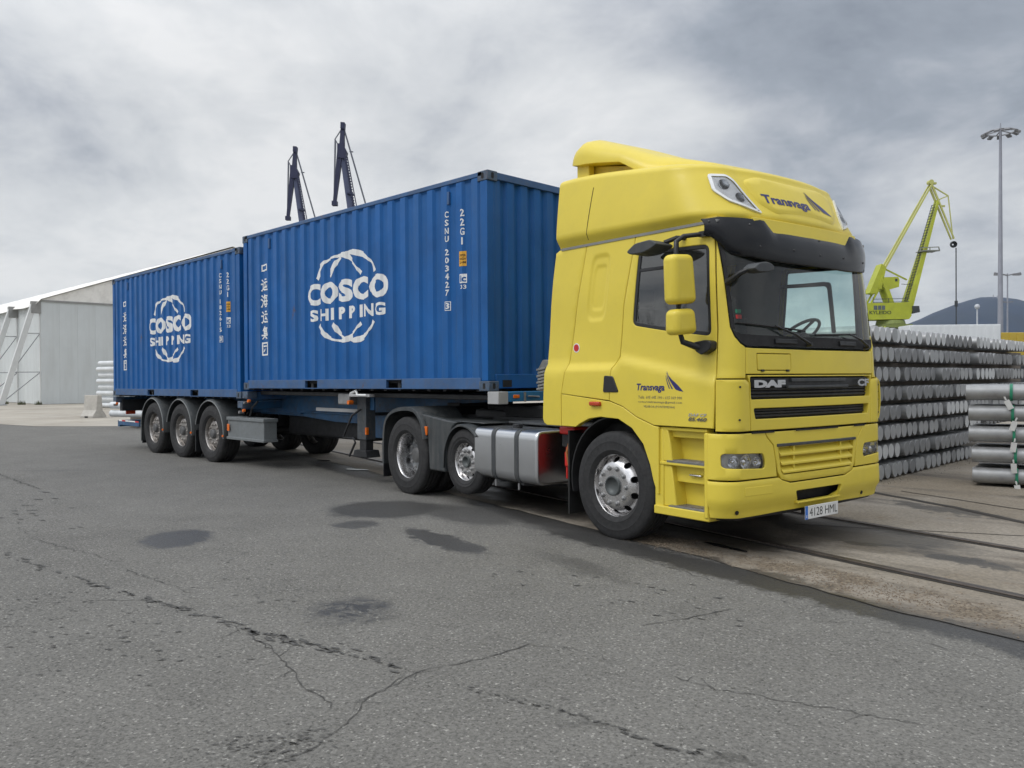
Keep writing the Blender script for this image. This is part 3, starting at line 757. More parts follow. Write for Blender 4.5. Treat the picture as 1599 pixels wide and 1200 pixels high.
# two spot lights let into the front corners
def spot(sgn):
    O = [(-.985, 3.245), (-.84, 3.245), (-.79, 3.20), (-.71, 3.04), (-.635, 2.895), (-.78, 2.935), (-.93, 2.99), (-1.005, 3.09)]
    d_ = Vector((-.80, .60, 0)) if sgn < 0 else Vector((-.80, -.60, 0))
    O = round_poly(O, .025, 3); O = O if area2(O) > 0 else O[::-1]
    def fn(a, b, lift):
        a2 = a if sgn < 0 else -a
        h = ft.ray_cast(Vector((8, a2, b)), Vector((-1, 0, 0))); n = h[1]
        if n.x < 0: n = -n
        return h[0] + n * lift
    inn = offset(O, .022); V_, F_ = triangulate(O, [inn[::-1]], .03)
    o = mk('spot_light', [fn(a, b, .016) for a, b in V_], F_, mat('light_bezel', (.68, .69, .69), .3, .3), fair, smooth=40)
    n_ = len(O); vs_ = [fn(a, b, .016) for a, b in O] + [fn(a, b, -.004) for a, b in O]; mk('bezel_rim', vs_, [(i, (i + 1) % n_, n_ + (i + 1) % n_, n_ + i) for i in range(n_)], mat('light_bezel', (.5, .5, .5)), o)
    V_, F_ = triangulate(inn, [], .03); mk('reflector', [fn(a, b, .004) for a, b in V_], F_, mat('lamp_reflector', (.8, .8, .8)), o, smooth=40)
    mk('lens', [fn(a, b, .013) for a, b in V_], F_, CLR, o, smooth=40)
    for (a, b, r_) in ((-.90, 3.15, .052), (-.80, 3.035, .048)):
        p0 = fn(a, b, .005); p1 = fn(a, b, .007); nn = (fn(a, b, 1) - fn(a, b, 0)).normalized()
        MB().lathe([(r_, .001), (r_, .006), (r_ * .86, .006), (r_ * .5, .003), (0.001, .002)], p0, nn, 24).build('lamp_bowl', CHRD, o)
    return o
spot(-1); spot(1)
# roof spoiler
sp = MB(); st = [(3.30, .16, .30), (3.36, .30, .345), (3.5, .33, .36), (3.75, .285, .33), (4.05, .20, .26), (4.4, .10, .17), (4.75, .0, .06)]
def spoiler():
    # each section: x, top height over roof, half width
    secs = [(3.20, 3.75, 3.71, .86), (3.215, 3.85, 3.70, .92), (3.26, 3.935, 3.69, .945), (3.33, 3.965, 3.68, .95), (3.45, 3.95, 3.67, .95), (3.60, 3.89, 3.65, .95), (3.9, 3.765, 3.60, .93), (4.2, 3.635, 3.42, .89), (4.5, 3.545, 3.38, .80), (4.72, 3.48, 3.36, .66), (4.85, 3.43, 3.34, .5)]
    vs = []; fs = []; m = 0
    for x, zt, zb, hw in secs:
        h = zt - zb; r_ = min(h * .9, .2); row = [(-hw, zb)]
        for k in range(7):
            a = k / 6 * PI / 2; row.append((-hw + r_ * (1 - math.cos(a)) * 1.3, zt - r_ + r_ * math.sin(a)))
        row += [(0, zt + .02)]
        row += [(-p[0], p[1]) for p in row[-2::-1]]
        m = len(row); vs += [(x, a, b) for a, b in row]
    for i in range(len(secs) - 1):
        for j in range(m): fs.append((i * m + j, (i + 1) * m + j, (i + 1) * m + (j + 1) % m, i * m + (j + 1) % m))
    fs += [tuple(range(m)), tuple((len(secs) - 1) * m + j for j in range(m - 1, -1, -1))]
    return mk('roof_spoiler', vs, fs, YEL, truck, smooth=50)
spl = spoiler()
for sg_ in (-1, 1):
    MB().prism([(3.24, 3.40), (3.24, 3.70), (3.42, 3.69), (3.42, 3.40)], 'xz', sg_ * .80, sg_ * .88).build('spoiler_bracket', YEL, spl, bevel=.01)
MB().prism([(3.36, 3.42), (3.36, 3.69), (4.35, 3.50), (4.35, 3.40)], 'xz', -.78, .78).build('spoiler_base', YELD, spl, bevel=.01)

# --- mirrors -----------------------------------------------------
def blob_box(name, c, size, m, parent, bev, M=None, taper=None):
    x, y, z = size; b = MB(); vs = []
    for zz in (-1, 1):
        k = 1 if taper is None or zz < 0 else taper
        for sx_, sy_ in ((-1, -1), (1, -1), (1, 1), (-1, 1)): vs.append(Vector((sx_ * x / 2 * k, sy_ * y / 2 * k, zz * z / 2)))
    if M is not None: vs = [M @ q for q in vs]
    vs = [q + Vector(c) for q in vs]
    b.add(vs, [(3, 2, 1, 0), (4, 5, 6, 7), (0, 1, 5, 4), (1, 2, 6, 5), (2, 3, 7, 6), (3, 0, 4, 7)])
    return b.build(name, m, parent, bevel=bev, segs=6, smooth=60)
for sg_ in (-1,):
    Mr = Matrix.Rotation(R(4) * -sg_, 3, 'Z') @ Matrix.Rotation(R(-5) * sg_, 3, 'X')
    mbx = blob_box('mirror_housing', (5.075, sg_ * 1.43, 2.31), (.15, .295, .405), YEL, truck, .052, Mr, .93)
    blob_box('mirror_glass', (5.008, sg_ * 1.425, 2.31), (.012, .19, .33), MIRR, mbx, .004, Mr)
    m2 = blob_box('wide_mirror_housing', (5.09, sg_ * 1.43, 1.962), (.15, .285, .21), YEL, truck, .05, Mr, .92)
    blob_box('mirror_glass', (5.018, sg_ * 1.425, 1.962), (.012, .19, .13), MIRR, m2, .004, Mr)
    a = MB(); a.tube([(5.12, sg_ * 1.14, 2.70), (5.07, sg_ * 1.2, 2.70), (5.01, sg_ * 1.30, 2.685), (4.985, sg_ * 1.36, 2.64), (4.99, sg_ * 1.37, 2.5), (5.02, sg_ * 1.38, 2.2), (5.03, sg_ * 1.38, 1.9), (5.05, sg_ * 1.36, 1.80), (5.12, sg_ * 1.25, 1.755), (5.16, sg_ * 1.19, 1.75)], [.02, .02, .02, .022, .024, .02, .02, .024, .03, .03], 10)
    a.box(5.08, 5.16, sg_ * 1.16 - .03, sg_ * 1.16 + .03, 2.68, 2.725)
    arm = a.build('mirror_arm', BLK, truck, smooth=60)
    k = MB(); k.prism(round_poly([(5.05, 1.795), (5.10, 1.72), (5.16, 1.69), (5.25, 1.735), (5.255, 1.80), (5.2, 1.815)], .02), 'xz', sg_ * 1.17, sg_ * 1.26); k.build('mirror_mount', BLK, arm, bevel=.012)
    # kerb mirror above the door
    t = MB(); t.prism(round_poly([(4.50, 2.60), (4.60, 2.662), (4.78, 2.675), (4.86, 2.63), (4.80, 2.60), (4.70, 2.572), (4.55, 2.572)], .03), 'xz', sg_ * 1.24, sg_ * 1.46)
    km = t.build('kerb_mirror', DGR, truck, bevel=.025, segs=3)
    MB().tube([(4.80, sg_ * 1.30, 2.66), (4.87, sg_ * 1.22, 2.70), (4.90, sg_ * 1.14, 2.70)], .02, 8).build('mirror_bracket', BLK, km)
# front close view mirror under the visor
fm = MB(); 
for i in range(1): fm.prism(round_poly([(-1.18, 2.365), (-1.10, 2.415), (-1.0, 2.43), (-.92, 2.41), (-.905, 2.37), (-1.0, 2.345), (-1.12, 2.34)], .03), 'yz', 5.50, 5.62)
fmo = fm.build('front_mirror', DGR, truck, bevel=.03, segs=3)
MB().tube([(5.55, -1.14, 2.37), (5.48, -1.17, 2.34), (5.40, -1.16, 2.30), (5.33, -1.135, 2.28)], [.02, .022, .026, .03], 8).build('mirror_bracket', BLK, fmo)

# --- lower front: lamp panels, lower grille, bumper ---------------
def rb(x, y, z): return -.022 * S01((.455 - z) / .03)
HPO = X([(5.205, .665), (5.205, 1.045)]) + Y([(-.775, 1.045), (-.745, 1.0), (-.665, .93), (-.635, .80), (-.62, .662)])
for mir in (False, True):
    HL = Y(round_poly([(-1.215, .768), (-1.215, .882), (-.80, .868), (-.775, .80), (-.785, .745)], .03, 4))
    hp = panel('lamp_panel', LOW, HPO, YEL, truck, holes=[HL], mirror=mir)
    hl = panel('headlight', LOW, HL, CLR, truck, out=-.006, rim=0, gap=0, mirror=mir)
    panel('lamp_housing', LOW, Y([(-1.225, .73), (-1.225, .9), (-.76, .9), (-.76, .73)]), mat('lamp_reflector', (.88, .89, .90), .32, .75, .1, 20), hl, out=-.075, rim=0, gap=0, mirror=mir)
    sgn = 1 if mir else -1
    for yy, r_, zz in ((1.00, .062, .81), (1.14, .05, .815), (.86, .05, .80)):
        p_ = LOW.P(LOW.W('y', sgn * yy, zz), zz); n_ = LOW.N(LOW.W('y', sgn * yy, zz), zz)
        MB().lathe([(r_, .0), (r_ * .97, -.004), (r_ * .8, -.035), (r_ * .45, -.055), (.001, -.06)], p_ - n_ * .016, n_, 24).build('lamp_bowl', mat('soft_chrome', (.9, .9, .91), .22, .9, .03), hl)
        MB().lathe([(r_ * .45, -.03), (r_ * .42, -.012), (r_ * .25, -.003), (.001, 0)], p_ - n_ * .02, n_, 16).build('lamp_bulb_cover', CHR, hl)
LG = [(-.60, .925), (-.56, .70), (-.53, .675), (.53, .675), (.56, .70), (.60, .925)]
lg = panel('lower_grille_panel', LOW, Y([(-.772, 1.045), (-.742, 1.0), (-.662, .93), (-.61, .70), (-.56, .635), (-.43, .605), (.43, .605), (.56, .635), (.61, .70), (.662, .93), (.742, 1.0), (.772, 1.045)]), YEL, truck, holes=[Y(round_poly(LG, .03, 3))], rim=.04)
panel('grille_backing', LOW, Y([(-.62, .66), (-.62, .94), (.62, .94), (.62, .66)]), YEL, lg, out=-.045, rim=0, gap=0)
slat_on(LOW, -.62, .62, .915, .94, .012, DGR, lg, 'grille_bar', .03)
for zz, hwid in ((.845, .575), (.765, .56), (.695, .545)):
    vs = []; n = 12
    for i in range(n + 1):
        yy = -hwid + 2 * hwid * i / n; x_ = LOW.P(yy, zz).x
        vs += [(x_ + .006, yy, zz - .012), (x_ + .006, yy, zz + .006), (x_ - .045, yy, zz + .055), (x_ - .045, yy, zz + .035)]
    fs = [(3, 2, 1, 0), tuple(4 * n + k for k in range(4))]
    for i in range(n):
        for k in range(4): fs.append((4 * i + k, 4 * i + (k + 1) % 4, 4 * i + 4 + (k + 1) % 4, 4 * i + 4 + k))
    MB().add(vs, fs).build('grille_louvre', YEL, lg, bevel=.003)
for yy in (-.37, .37):
    MB().prism([(5.40, .69), (5.445, .69), (5.445, .91), (5.40, .91)], 'xz', yy - .012, yy + .012).build('grille_rib', YEL, lg, bevel=.003)
panel('lower_front_backing', LOW, Y([(-1.1, .36), (-1.1, 1.10), (1.1, 1.10), (1.1, .36)]), BLKM, truck, out=-.14, rim=0, gap=0)
panel('front_backing', CAB, X([(5.05, 1.0), (5.05, 1.72)]) + Y([(0, 1.72)]) + [('X', 5.05, 1.72), ('X', 5.05, 1.0)], BLKM, truck, out=-.075, rim=0, gap=0)
SL = round_poly([(-.36, .520), (-.325, .435), (-.24, .408), (.22, .408), (.33, .445), (.36, .518)], [.02, .04, .04, .04, .04, .02], 3)
SH2 = Y([(-.12, 0)])
BO = X([(5.205, .335), (5.205, .655)]) + Y([(-.60, .655), (-.545, .628), (-.43, .597), (.43, .597), (.545, .628), (.60, .655)]) + [('X', 5.205, .655), ('X', 5.205, .335)] + Y([(.9, .335), (.5, .345), (-.5, .345), (-.9, .335)])
bp = panel('bumper', LOW, BO, YEL, truck, holes=[Y(SL)], relief=rb, grid=.05, rim=.03)
panel('bumper_inset', LOW, Y([(-.38, .39), (-.38, .54), (.38, .54), (.38, .39)]), BLKM, bp, out=-.11, rim=0, gap=0)
slat_on(LOW, -.34, .34, .408, .425, .012, YEL, bp, 'bumper_lip', .05)
V_, F_ = [(-1.045, .53), (-.69, .53), (-.69, .605), (-1.045, .605)], None
gl = Y([(-1.04, .53), (-.69, .53), (-.69, .60), (-1.04, .60)])
panel('tow_cover', LOW, gl, YEL, bp, out=.003, rim=.004, gap=0, cham=.002)
for yy in (-1.10, .79):
    q = LOW.P(LOW.W('y', yy, .395), .395); n_ = LOW.N(LOW.W('y', yy, .395), .395)
    MB().cyl(q - n_ * .02, q - n_ * .014, .018, n=12).build('bolt', BLK, bp)
panel('bumper_skirt', LOW, X([(5.25, .30), (5.25, .345)]) + [('X', 5.25, .345), ('X', 5.25, .30)], BLK, truck, out=-.05, rim=0, gap=0)
for a_, b_ in ((-.955, -.66), (-.38, .30), (.57, .80)):
    panel('step_slot', CAB, Y([(a_, 1.034), (a_, 1.060), (b_, 1.060), (b_, 1.034)]), BLKM, truck, out=.012, rim=0, gap=0)
# number plate
px0 = 5.475
pl_ = MB().box(px0, px0 + .006, -.262, .262, .262, .378).build('number_plate', PLATE, truck, bevel=.004)
MB().box(px0 + .006, px0 + .0075, -.262, -.222, .262, .378).build('plate_band', PBLUE, pl_)
Vt, Ft = text_mesh('4128 HML', 1, -.004, 0, 3); Vt = fit(Vt, -.195, .245, .283, .357)
mk('plate_lettering', [(px0 + .0072, a, b) for a, b in Vt], Ft, mat('plate_black', (.01, .01, .01), .4), pl_, smooth=0, recalc=False)
Vt, Ft = text_mesh('E', 1, .01, 0, 2); Vt = fit(Vt, -.252, -.233, .275, .298)
mk('plate_letter', [(px0 + .0085, a, b) for a, b in Vt], Ft, PLATE, pl_, smooth=0, recalc=False)
MB().box(5.40, px0, -.2, .2, .30, .35).build('plate_holder', BLK, pl_)
# far corner wind flap, a bowed yellow vane standing off the corner with dark louvres behind it
fl_ = MB(); n = 14; pts = []
vs = []
for i in range(n + 1):
    z_ = 1.06 + .44 * i / n; k = math.sin(PI * i / n) ** .30
    for o_, q in ((.012, .0), (.012, .016), (-.06, .016), (-.06, .0)): vs.append((5.30 + o_, 1.235 + .085 * k + q, z_))
fs = [(3, 2, 1, 0), tuple(4 * n + k for k in range(4))]
for i in range(n):
    for k in range(4): fs.append((i * 4 + k, i * 4 + (k + 1) % 4, (i + 1) * 4 + (k + 1) % 4, (i + 1) * 4 + k))
cf_ = fl_.add(vs, fs).build('corner_flap', YEL, truck, smooth=50)
lv = MB()
for k in range(5): lv.box(5.25, 5.30, 1.21, 1.318, 1.115 + k * .078, 1.125 + k * .078)
lv.box(5.235, 5.25, 1.21, 1.31, 1.08, 1.48); lv.build('flap_louvres', BLK, cf_)
# --- steps (both sides) --------------------------------------------
def steps(sg_):
    f = lambda y: sg_ * y
    b = MB()
    def bx(x0, x1, y0, y1, z0, z1): b.box(x0, x1, min(f(y0), f(y1)), max(f(y0), f(y1)), z0, z1)
    bx(4.64, 5.19, .92, 1.055, .31, 1.07)                      # back wall
    bx(4.60, 4.70, .92, 1.205, .31, 1.06)                   # rear cheek
    bx(5.165, 5.205, .94, 1.235, .34, 1.045)                 # front cheek
    bx(4.60, 5.205, 1.02, 1.222, .31, .385)                  # bottom sill
    bx(4.655, 5.17, 1.02, 1.212, .745, .775); bx(4.70, 5.165, 1.0, 1.14, .60, .76); bx(4.70, 5.165, 1.0, 1.15, .985, 1.05)                 # middle sill
    bx(4.66, 5.17, .96, 1.20, 1.045, 1.075)
    o = b.build('step_unit', YEL, truck, bevel=.008)
    c = MB(); c.prism([(4.66, .776), (4.80, .776), (4.775, .92), (4.74, 1.065), (4.66, 1.065)], 'xz', f(1.0), f(1.20)); c.build('step_cheek', YEL, o, bevel=.01)
    c = MB(); c.prism([(4.66, .386), (4.84, .386), (4.78, .744), (4.66, .744)], 'xz', f(1.0), f(1.195)); c.build('step_cheek', YEL, o, bevel=.01)
    for z_, x0, x1 in ((.788, 4.74, 5.16), (.398, 4.76, 5.16)):
        t = MB().box(x0, x1, min(f(1.05), f(1.212)), max(f(1.05), f(1.212)), z_ - .02, z_).build('step_tread', mat('step_tread_metal', (.20, .20, .19), .5, .5, .2, 20), o, bevel=.003)
        for k in range(5):
            yy = f(1.07 + k * .03); MB().box(x0 + .01, x1 - .01, yy - .005, yy + .005, z_, z_ + .006).build('tread_rib', ALUD, o)
    MB().box(4.95, 5.08, min(f(1.14), f(1.17)), max(f(1.14), f(1.17)), .665, .682).build('step_grip', ALU, o, bevel=.008)
    bk = MB().box(4.655, 5.165, min(f(.955), f(.965)), max(f(.955), f(.965)), .40, 1.0)
steps(-1); steps(1)

# --- wheels --------------------------------------------------------
def tyre_prof(Ro, Ri, wd):
    h = wd / 2
    return [(Ri, -h * .72), (Ri + .015, -h * .80), (Ri + .05, -h * .93), (Ri + (Ro - Ri) * .45, -h * 1.0), (Ro - .055, -h * .95), (Ro - .022, -h * .88), (Ro - .008, -h * .80), (Ro, -h * .70),
            (Ro, -h * .40), (Ro - .014, -h * .385), (Ro - .014, -h * .33), (Ro, -h * .315), (Ro, -h * .06), (Ro - .014, -h * .045), (Ro - .014, h * .045), (Ro, h * .06), (Ro, h * .315), (Ro - .014, h * .33), (Ro - .014, h * .385), (Ro, h * .40),
            (Ro, h * .70), (Ro - .008, h * .80), (Ro - .022, h * .88), (Ro - .055, h * .95), (Ro - .09, h * .972), (Ro - .094, h * .985), (Ro - .10, h * .972), (Ri + (Ro - Ri) * .45, h * 1.0), (Ri + .05, h * .93), (Ri + .045, h * .945), (Ri + .038, h * .93), (Ri + .015, h * .80), (Ri, h * .72)]
def wheel(parent, x, yo, zc, Ro, wd, sgn, kind, m_rim, name='wheel'):
    """yo = y of the outer sidewall; sgn -1 near side, +1 far side"""
    ax = Vector((0, sgn, 0)); c = Vector((x, yo - sgn * wd / 2, zc)); Ri = Ro * .575
    root = MB().lathe(tyre_prof(Ro, Ri, wd), c, ax, 72).build(name, RUB, parent, smooth=40)
    h = wd / 2; rr = Ri + .004
    # rim barrel with lip, outside face
    pr = [(rr, -h * .72), (rr + .022, -h * .75), (rr + .024, -h * .71), (rr - .012, -h * .66), (rr - .02, 0), (rr - .012, h * .62), (rr + .0, h * .74), (rr + .022, h * .80), (rr + .026, h * .75), (rr + .008, h * .68), (rr + .002, -h * .66)]
    MB().lathe(pr, c, ax, 56).build('rim', m_rim, root, smooth=50)
    # disc with hand holes
    nut_r = .1675 * (Ri / .29)
    if kind == 'front': d0, d1, hub = h * .30, h * .93, .14
    elif kind == 'drive': d0, d1, hub = -h * .70, -h * .30, .0
    else: d0, d1, hub = h * .30, h * .55, .03
    Rd = rr - .012; rh_out, r_flat = Rd * .86, nut_r + .032
    def depth(r_):
        if r_ <= r_flat: return d1
        t = min((r_ - r_flat) / (Rd - r_flat), 1); return d1 + (d0 - d1) * (t ** 1.3 if kind == 'front' else S01(t))
    outer = [(Rd * math.cos(2 * PI * i / 64), Rd * math.sin(2 * PI * i / 64)) for i in range(64)]
    rc = .088 * (Ri / .29); bore = [(rc * math.cos(-2 * PI * i / 32), rc * math.sin(-2 * PI * i / 32)) for i in range(32)]
    holes = [bore]; hr = (Rd + r_flat) / 2; hs = .031 * (Ri / .29) if kind != 'trailer' else .036
    for k in range(10):
        a = 2 * PI * (k + .5) / 10; cx, cy = hr * math.cos(a), hr * math.sin(a); ca, sa = math.cos(a), math.sin(a)
        e_ = []
        for j in range(14):
            b = -2 * PI * j / 14; lx, ly = hs * .82 * math.cos(b), hs * math.sin(b); e_.append((cx + lx * ca - ly * sa, cy + lx * sa + ly * ca))
        holes.append(e_)
    u, v, t_ = frame_of(ax)
    V_, F_ = triangulate(outer, holes, .035)
    def PT(a, b, o_=0): return c + u * a + v * b + t_ * (depth(math.hypot(a, b)) + o_)
    vs = [PT(a, b) for a, b in V_]; fs = list(F_)
    for lp in holes:
        o_ = len(vs); n_ = len(lp); vs += [PT(a, b) for a, b in lp] + [PT(a, b, -.014) for a, b in lp]
        fs += [(o_ + i, o_ + (i + 1) % n_, o_ + n_ + (i + 1) % n_, o_ + n_ + i) for i in range(n_)]
    dsk = mk('wheel_disc', vs, fs, m_rim if kind != 'drive' else mat('dull_disc', (.22, .23, .24), .5, .6, .12, 8), root, smooth=0, recalc=False)
    bm = bmesh.new(); bm.from_mesh(dsk.data); bmesh.ops.remove_doubles(bm, verts=bm.verts, dist=.0003); bmesh.ops.recalc_face_normals(bm, faces=bm.faces); bm.to_mesh(dsk.data); bm.free(); dsk.data.shade_smooth(); dsk.data.set_sharp_from_angle(angle=R(40))
    # hub and nuts
    hb = MB()
    if kind in ('front', 'pusher'): hb.lathe([(rc + .01, d1 - .03), (rc + .004, d1 + .018), (rc - .006, d1 + .02), (rc - .012, d1 + .004), (rc * .5, d1 - .018), (.001, d1 - .02)], c, ax, 32)
    elif kind == 'drive': hb.lathe([(rc + .02, d1 - .03), (rc + .015, d1 + .03), (rc, d1 + .045), (rc * .6, d1 + .05), (.001, d1 + .05)], c, ax, 32)
    else: hb.lathe([(rc, d1 - .03), (rc - .004, d1 + .03), (rc - .018, d1 + .05), (rc * .5, d1 + .055), (.001, d1 + .055)], c, ax, 32)
    hb.build('hub', mat('hub_dull', (.13, .13, .13), .55, .5, .2, 10) if kind in ('drive', 'trailer') else mat('hub_grey', (.10, .11, .11), .5, .4), root, smooth=40)
    for k in range(10):
        a = 2 * PI * k / 10; q = c + (u * math.cos(a) + v * math.sin(a)) * nut_r
        MB().lathe([(.024, d1), (.024, d1 + .008), (.0165, d1 + .010), (.0155, d1 + .020), (.011, d1 + .026), (.001, d1 + .027)], q, ax, 10).build('wheel_nut', STL if kind != 'trailer' else ALUD, root, smooth=30)
    if kind == 'drive':   # dark backing of the inner wheel
        MB().lathe([(rr, -h * .9), (.02, -h * .9)], c, ax, 24).build('brake_drum', BLKM, root)
    else:
        MB().lathe([(rr - .03, d0 - .07), (.02, d0 - .07)], c, ax, 24).build('brake_drum', BLKM, root)
    return root
for sg_ in (-1, 1):
    wheel(truck, 4.09, sg_ * 1.225, .497, .507, .315, sg_, 'front', ALU)
    wheel(truck, .285, sg_ * 1.225, .497, .507, .30, sg_, 'drive', ALU)
    MB().lathe(tyre_prof(.507, .29, .29), Vector((.285, sg_ * .76, .497)), (0, sg_, 0), 56).build('inner_tyre', RUB, truck, smooth=40)
    wheel(truck, 1.60, sg_ * 1.21, .52, .385, .245, sg_, 'pusher', ALU)
# chassis, suspension, arches
ch = MB()
for sg_ in (-1, 1): ch.box(-.95, 4.9, sg_ * .40 - .04, sg_ * .40 + .04, .76, 1.02)
for xx in (-.9, .0, .9, 1.9, 2.9, 3.6): ch.box(xx - .05, xx + .05, -.4, .4, .82, .98)
for xx in (.285, 1.60, 4.09): ch.cyl((xx, -1.0, .50), (xx, 1.0, .50), .07, n=12)
ch.cyl((.285, -.2, .5), (.285, .2, .5), .22, n=16)
chs = ch.build('chassis_frame', CHBK, truck)
MB().box(3.5, 5.3, -.95, .95, .42, 1.10).build('engine_block', BLKM, truck, bevel=.05)
MB().box(1.95, 3.45, -.52, .95, .40, .98).build('equipment_bay', BLKM, truck, bevel=.04)
MB().box(1.95, 3.30, -.8, .95, .975, 1.0).build('catwalk', DGR, truck, bevel=.005)
fw = MB(); fw.prism([(-.45, 1.10), (-.3, 1.17), (.42, 1.17), (.42, 1.12), (-.3, 1.10)], 'xz', -.46, .46); fw.box(-.2, .2, -.55, .55, 1.0, 1.11); fw.build('fifth_wheel', CHBK, truck, bevel=.01)
MB().box(.9, 3.2, -.35, 1.0, 1.0, 1.16).build('cable_tray', BLKM, truck, bevel=.03)
for sg_ in (-1, 1):   # black liner round the front wheel
    vs = []; n = 24; fs = []
    for i in range(n + 1):
        a = PI * (-.12 + 1.2 * i / n); x_, z_ = 4.09 + .60 * math.cos(a) * .98, .53 + .60 * math.sin(a)
        vs += [(x_, sg_ * 1.20, z_), (x_, sg_ * .72, z_), (x_ + .012 * math.cos(a), sg_ * .72, z_ + .012), (x_ + .012 * math.cos(a), sg_ * 1.20, z_ + .012)]
        if i: fs += [tuple(4 * (i - 1) + k for k in (0, 1)) + tuple(4 * i + k for k in (1, 0)), tuple(4 * (i - 1) + k for k in (2, 3)) + tuple(4 * i + k for k in (3, 2)), (4 * (i - 1), 4 * i, 4 * i + 3, 4 * (i - 1) + 3)]
    mk('wheel_arch_liner', vs, fs, BLKM, truck)
    MB().box(3.43, 3.45, sg_ * 1.0 - .19, sg_ * 1.0 + .19, .15, .98).build('mudflap', mat('mudflap_rubber', (.012, .012, .012), .6), truck)
# drive axle and pusher axle fenders
def strip(name, prof, y0, y1, th, m, parent, lip=.05, sg_=-1):
    """thin plastic guard following a side profile (x,z), with a turned down outer lip"""
    n = len(prof); vs = []; fs = []
    cx = sum(p[0] for p in prof) / n; cz = min(p[1] for p in prof)
    for i, (x, z) in enumerate(prof):
        a = Vector(prof[max(i - 1, 0)]); b = Vector(prof[min(i + 1, n - 1)]); t = (b - a).normalized(); nn = Vector((-t.y, t.x))
        if nn.dot(Vector((cx - x, cz - z))) > 0: nn = -nn
        ins = (x - nn.x * lip, z - nn.y * lip); it = (x - nn.x * th, z - nn.y * th)
        vs += [(x, y1, z), (x, y0 - sg_ * .02, z), (x - nn.x * .012, y0, z - nn.y * .012), (ins[0], y0, ins[1]), (ins[0], y0 - sg_ * th, ins[1]), (it[0], y0 - sg_ * th * 1.5, it[1]), (it[0], y1, it[1])]
    m_ = 7
    for i in range(n - 1):
        for k in range(m_): fs.append((i * m_ + k, i * m_ + (k + 1) % m_, (i + 1) * m_ + (k + 1) % m_, (i + 1) * m_ + k))
    fs += [tuple(range(m_)), tuple((n - 1) * m_ + k for k in range(m_ - 1, -1, -1))]
    return MB().add(vs, fs).build(name, m, parent, smooth=50)
def curve(pts, n=6):
    out = []; P_ = [pts[0]] + list(pts) + [pts[-1]]
    for i in range(1, len(P_) - 2):
        p0, p1, p2, p3 = (Vector(P_[i + k]) for k in (-1, 0, 1, 2))
        for k in range(n):
            t = k / n; q = .5 * ((2 * p1) + (p2 - p0) * t + (2 * p0 - 5 * p1 + 4 * p2 - p3) * t * t + (-p0 + 3 * p1 - 3 * p2 + p3) * t ** 3); out.append(tuple(q))
    out.append(tuple(pts[-1])); return out
for sg_ in (-1, 1):
    fd = strip('drive_fender', curve([(-.30, .35), (-.30, .62), (-.265, .88), (-.16, 1.02), (.02, 1.10), (.285, 1.135), (.53, 1.12), (.68, 1.02), (.76, .90), (.80, .75)]), sg_ * 1.245, sg_ * .60, .014, FEND, truck, sg_=sg_)
    MB().box(-.31, -.295, min(sg_ * 1.22, sg_ * .66), max(sg_ * 1.22, sg_ * .66), .17, .64).build('mudflap', BLK, truck)
    sd = MB(); sd.prism([(.60, 1.06), (.745, .955), (.80, .80), (.835, .36), (1.20, .36), (1.215, .60), (1.25, .74), (1.36, .92), (1.45, .98), (1.2, 1.0)], 'xz', sg_ * 1.10, sg_ * 1.20)
    sdo = sd.build('side_cover', FEND, truck, bevel=.02, segs=3)
    MB().box(.755, .81, min(sg_ * 1.20, sg_ * 1.222), max(sg_ * 1.20, sg_ * 1.222), .79, .90).build('side_marker', ORA, sdo, bevel=.006)
    strip('pusher_fender', curve([(1.185, .42), (1.20, .62), (1.27, .78), (1.38, .90), (1.55, .965), (1.75, .94), (1.9, .85)]), sg_ * 1.235, sg_ * .70, .012, FEND, truck, lip=.03, sg_=sg_)
    fp = MB(); fp.box(.5, 1.9, min(sg_ * .6, sg_ * 1.12), max(sg_ * .6, sg_ * 1.12), .975, .99); fp.build('fender_top_plate', FEND, sdo, bevel=.01)
# fuel tank on the near side, second one far side
def tank(sg_, x0, x1):
    pf = round_poly([(sg_ * 1.215, .945), (sg_ * .58, .955), (sg_ * .58, .37), (sg_ * 1.215, .37)], [.10, .08, .10, .12], 8)
    b = MB(); b.prism(pf, 'yz', x0, x1); o = b.build('fuel_tank', TANK, truck, bevel=.028, segs=4, smooth=30)
    for xs in (x0 + .385, x0 + .80):
        q = [((y - sg_ * .9) * 1.022 + sg_ * .9, (z - .66) * 1.026 + .66) for y, z in pf]; s_ = MB(); n_ = len(q)
        s_.prism(q, 'yz', xs - .036, xs + .036); s_.build('tank_strap', DGR, o, bevel=.006)
        MB().beam((xs, sg_ * 1.13, .36), (xs + .05, sg_ * .55, .30), .05, .03).build('tank_bracket', DGR, o)
        MB().cyl((xs, sg_ * 1.18, .30), (xs, sg_ * 1.18, .37), .012, n=8).build('strap_bolt', STL, o)
    MB().cyl((x0 + .58, sg_ * 1.02, .945), (x0 + .58, sg_ * 1.02, .995), .055, n=20).build('tank_cap', BLK, o, bevel=.006)
    return o
tank(-1, 1.825, 2.965)
tank(1, 1.825, 2.9)
ex = MB().box(3.20, 3.23, -1.02, -.88, .46, 1.0).build('red_equipment_box', RED, truck, bevel=.01)
MB().box(3.22, 3.45, -1.13, -.9, .93, 1.01).build('red_bracket', RED, ex, bevel=.02)
MB().box(3.235, 3.43, -1.10, -.86, .80, .93).build('bracket_arm', BLKM, ex, bevel=.01)
MB().box(3.30, 3.40, -1.13, -1.02, .60, .76).build('red_coupling', RED, ex, bevel=.02)
MB().tube([(3.38, -1.1, .9), (3.36, -1.14, .75), (3.38, -1.12, .60)], .018, 8).build('hose', mat('copper_hose', (.35, .12, .03), .4), ex)
